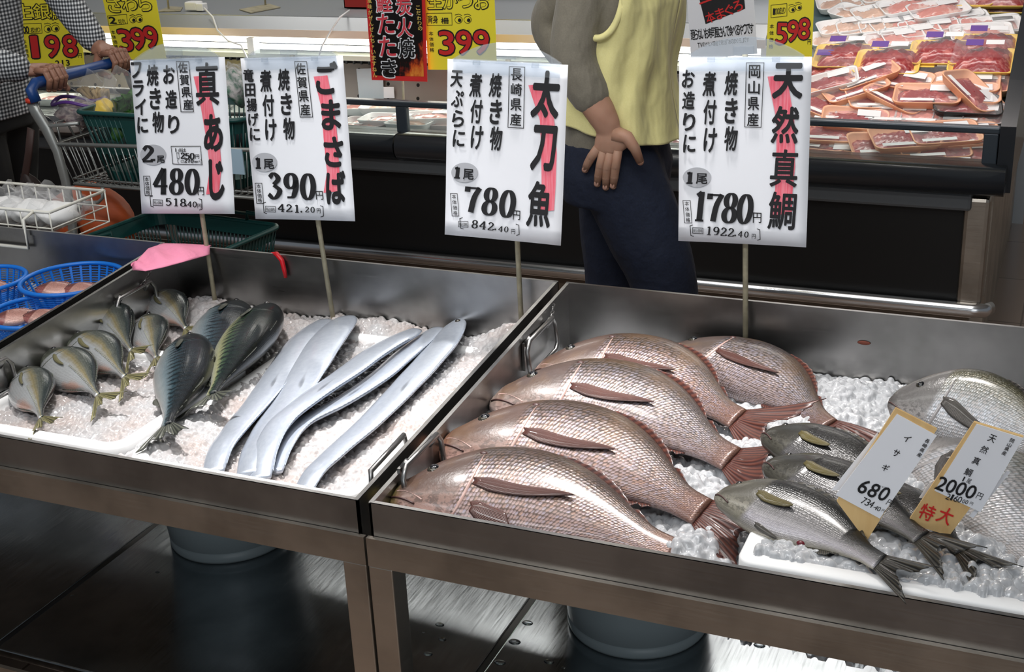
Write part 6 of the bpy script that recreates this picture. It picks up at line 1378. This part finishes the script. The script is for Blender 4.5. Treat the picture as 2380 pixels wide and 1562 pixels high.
# the customer pushing the cart: checked shirt, dark trousers
cu = empty('person', (-3.16, 3.13, 0), 'person in a black and white checked shirt gripping the blue cart handle', 'person')
m = MB(); X0 = -3.215; Yc = 3.13
TR = [(A(X0, Yc, .78), .12, .165), (A(X0, Yc, .88), .125, .17), (A(X0+.005, Yc, 1.0), .115, .16), (A(X0+.01, Yc, 1.18), .125, .18), (A(X0+.02, Yc, 1.30), .115, .185), (A(X0+.03, Yc, 1.37), .08, .14), (A(X0+.04, Yc, 1.42), .055, .06)]
legR = curve_pts([A(X0, 3.05, .80), A(X0+.03, 3.05, .46), A(X0-.02, 3.05, .09)], [.088, .062, .042]); legL = curve_pts([A(X0, 3.22, .80), A(X0-.06, 3.22, .46), A(X0-.16, 3.22, .09)], [.088, .062, .042])
loft(m, [(c, a-.012, b-.012) for c, a, b in TR]); limb(m, *legR); limb(m, *legL)
for lg in (legR, legL): m.sphere(lg[0][-1]+A(.06, 0, -.05), (.12, .042, .035), 14, 8)
hd2 = A(X0+.075, Yc, 1.57); m.tube([A(X0+.04, Yc, 1.38), hd2-A(.01, 0, .05)], [.056, .052], 14); head(m, hd2)
aR = curve_pts([A(X0+.03, 2.96, 1.30), at_y(-75, 150, 2.88), at_y(0, 152, 2.90), at_y(52, 160, 2.94)], [.05, .042, .037, (.028, .024)])
aL = curve_pts([A(X0+.03, 3.30, 1.30), at_y(112, -45, 3.36), at_y(182, 45, 3.32), at_y(226, 104, 3.28)], [.05, .042, .038, (.029, .024)])
limb(m, *aR); limb(m, *aL); fm = MB()
for (pw, cy, sg) in ((aR[0][-1], 2.985, 1), (aL[0][-1], 3.275, -1)):
    for i, off in enumerate((-.033, -.011, .011, .031)):
        y = cy+off; ln = (.92, 1.0, .98, .86)[i if sg < 0 else 3-i]
        K = A(hx-.020, y, hz+.030); P = [K, A(hx+.016, y, hz+.033*ln+.001), A(hx+.031*ln, y, hz+.004), A(hx+.018, y, hz-.027*ln)]
        m.tube([pw*.75+K*.25, pw*.35+K*.65+A(0, 0, .002), K], [(.015, .014), (.0135, .012), (.0115, .0105)], 10); fm.tube(P, [.0108, .0102, .0094, .0082], 12)
        for p_, r_ in zip(P, (.0112, .0104, .0096, .0084)): fm.sphere(p_, r_, 10, 8)
    tb = [pw*.6+A(hx-.02, cy+sg*.02, hz+.01)*.4, A(hx-.030, cy+sg*.046, hz+.004), A(hx-.010, cy+sg*.056, hz-.026), A(hx+.012, cy+sg*.050, hz-.036)]
    fm.tube(tb, [.016, .0135, .0115, .0085], 12); fm.sphere(tb[-1], .0086, 10, 8); fm.sphere(tb[1], .0135, 10, 8)
    m.sphere(pw*.45+A(hx-.03, cy, hz+.016)*.55, (.035, .036, .015), 14, 8)
m = baked(m, .005, 4); m.add(fm.v, fm.f); bd = m.build('body', pm('customer_skin', (150, 108, 88), .5, col2=(136, 94, 76), nscale=14, bump=.15, bscale=180, bdist=.0008), cu); face_parts(bd, hd2, A(1, 0, 0), HAIR)
ck = NT('gingham_check'); s = ck.n('ShaderNodeSeparateXYZ'); ck.L(ck.obj(), s.inputs[0])
def stripe(v): return ck.math('GREATER_THAN', ck.math('FRACT', ck.math('DIVIDE', v, .0115)), .5)
a_, b_ = stripe(ck.math('ADD', s.outputs[0], ck.math('MULTIPLY', s.outputs[1], .8))), stripe(s.outputs[2]); t_ = ck.math('MULTIPLY', ck.math('ADD', a_, b_), .5)
ck.set(Base_Color=ck.ramp(t_, [(0, srgb(206, 208, 210)), (.5, srgb(108, 112, 118)), (1, srgb(24, 26, 30))], 'CONSTANT' if False else 'LINEAR'), Roughness=.8); ck.bump(ck.noise(ck.obj(), 14, 3), .5, .02)
m = MB(); loft(m, [(TR[0][0]+A(0, 0, .02), .142, .19)]+[(c, a+.008, b+.008) for c, a, b in TR[1:6]]+[(TR[6][0]-A(0, 0, .01), .062, .068)])
for ar in (aR, aL): k = len(ar[0])-1; limb(m, ar[0][:k], [(max(a, .030)+.012, max(b, .028)+.012) for a, b in ar[1][:k]])
baked(m, .007, 4).build('checked_shirt', ck.m, cu)
m = MB(); loft(m, [(A(X0, Yc, .76), .13, .172), (A(X0, Yc, .90), .128, .172), (A(X0, Yc, .93), .124, .168)])
for lg in (legR, legL): limb(m, lg[0][:-1], [(a+.022, b+.022) for a, b in lg[1][:-1]])
baked(m, .009, 4).build('trousers', pm('black_trousers', (9, 9, 11), .9), cu)
for lg in (legR, legL):
    e = lg[0][-1]; m = MB(); m.sphere(e+A(.065, 0, -.052), (.135, .048, .038), 16, 10); m.tube([e+A(0, 0, -.04), e+A(0, 0, .01)], .046, 12); baked(m, .008, 3).build('shoe', M['black'], cu)
p = at_y(58, 400, 2.93); r = empty('shoulder_bag', (p[0], 2.95, .5), 'dark brown shoulder bag hanging beside the cart at left', 'bag')
lumpy(MB(), A(p[0]-.01, 2.95, .58), (.05, .03, .10), .1, 60).build('bag_body', pm('dark_brown', (40, 28, 26), .6), r)
MB().tube([at_y(72, 300, 2.93), at_y(66, 360, 2.93), at_y(56, 420, 2.94), A(p[0]-.01, 2.95, .62)], (.014, .004), 8).build('strap', pm('brown_strap', (58, 38, 34), .6), r)
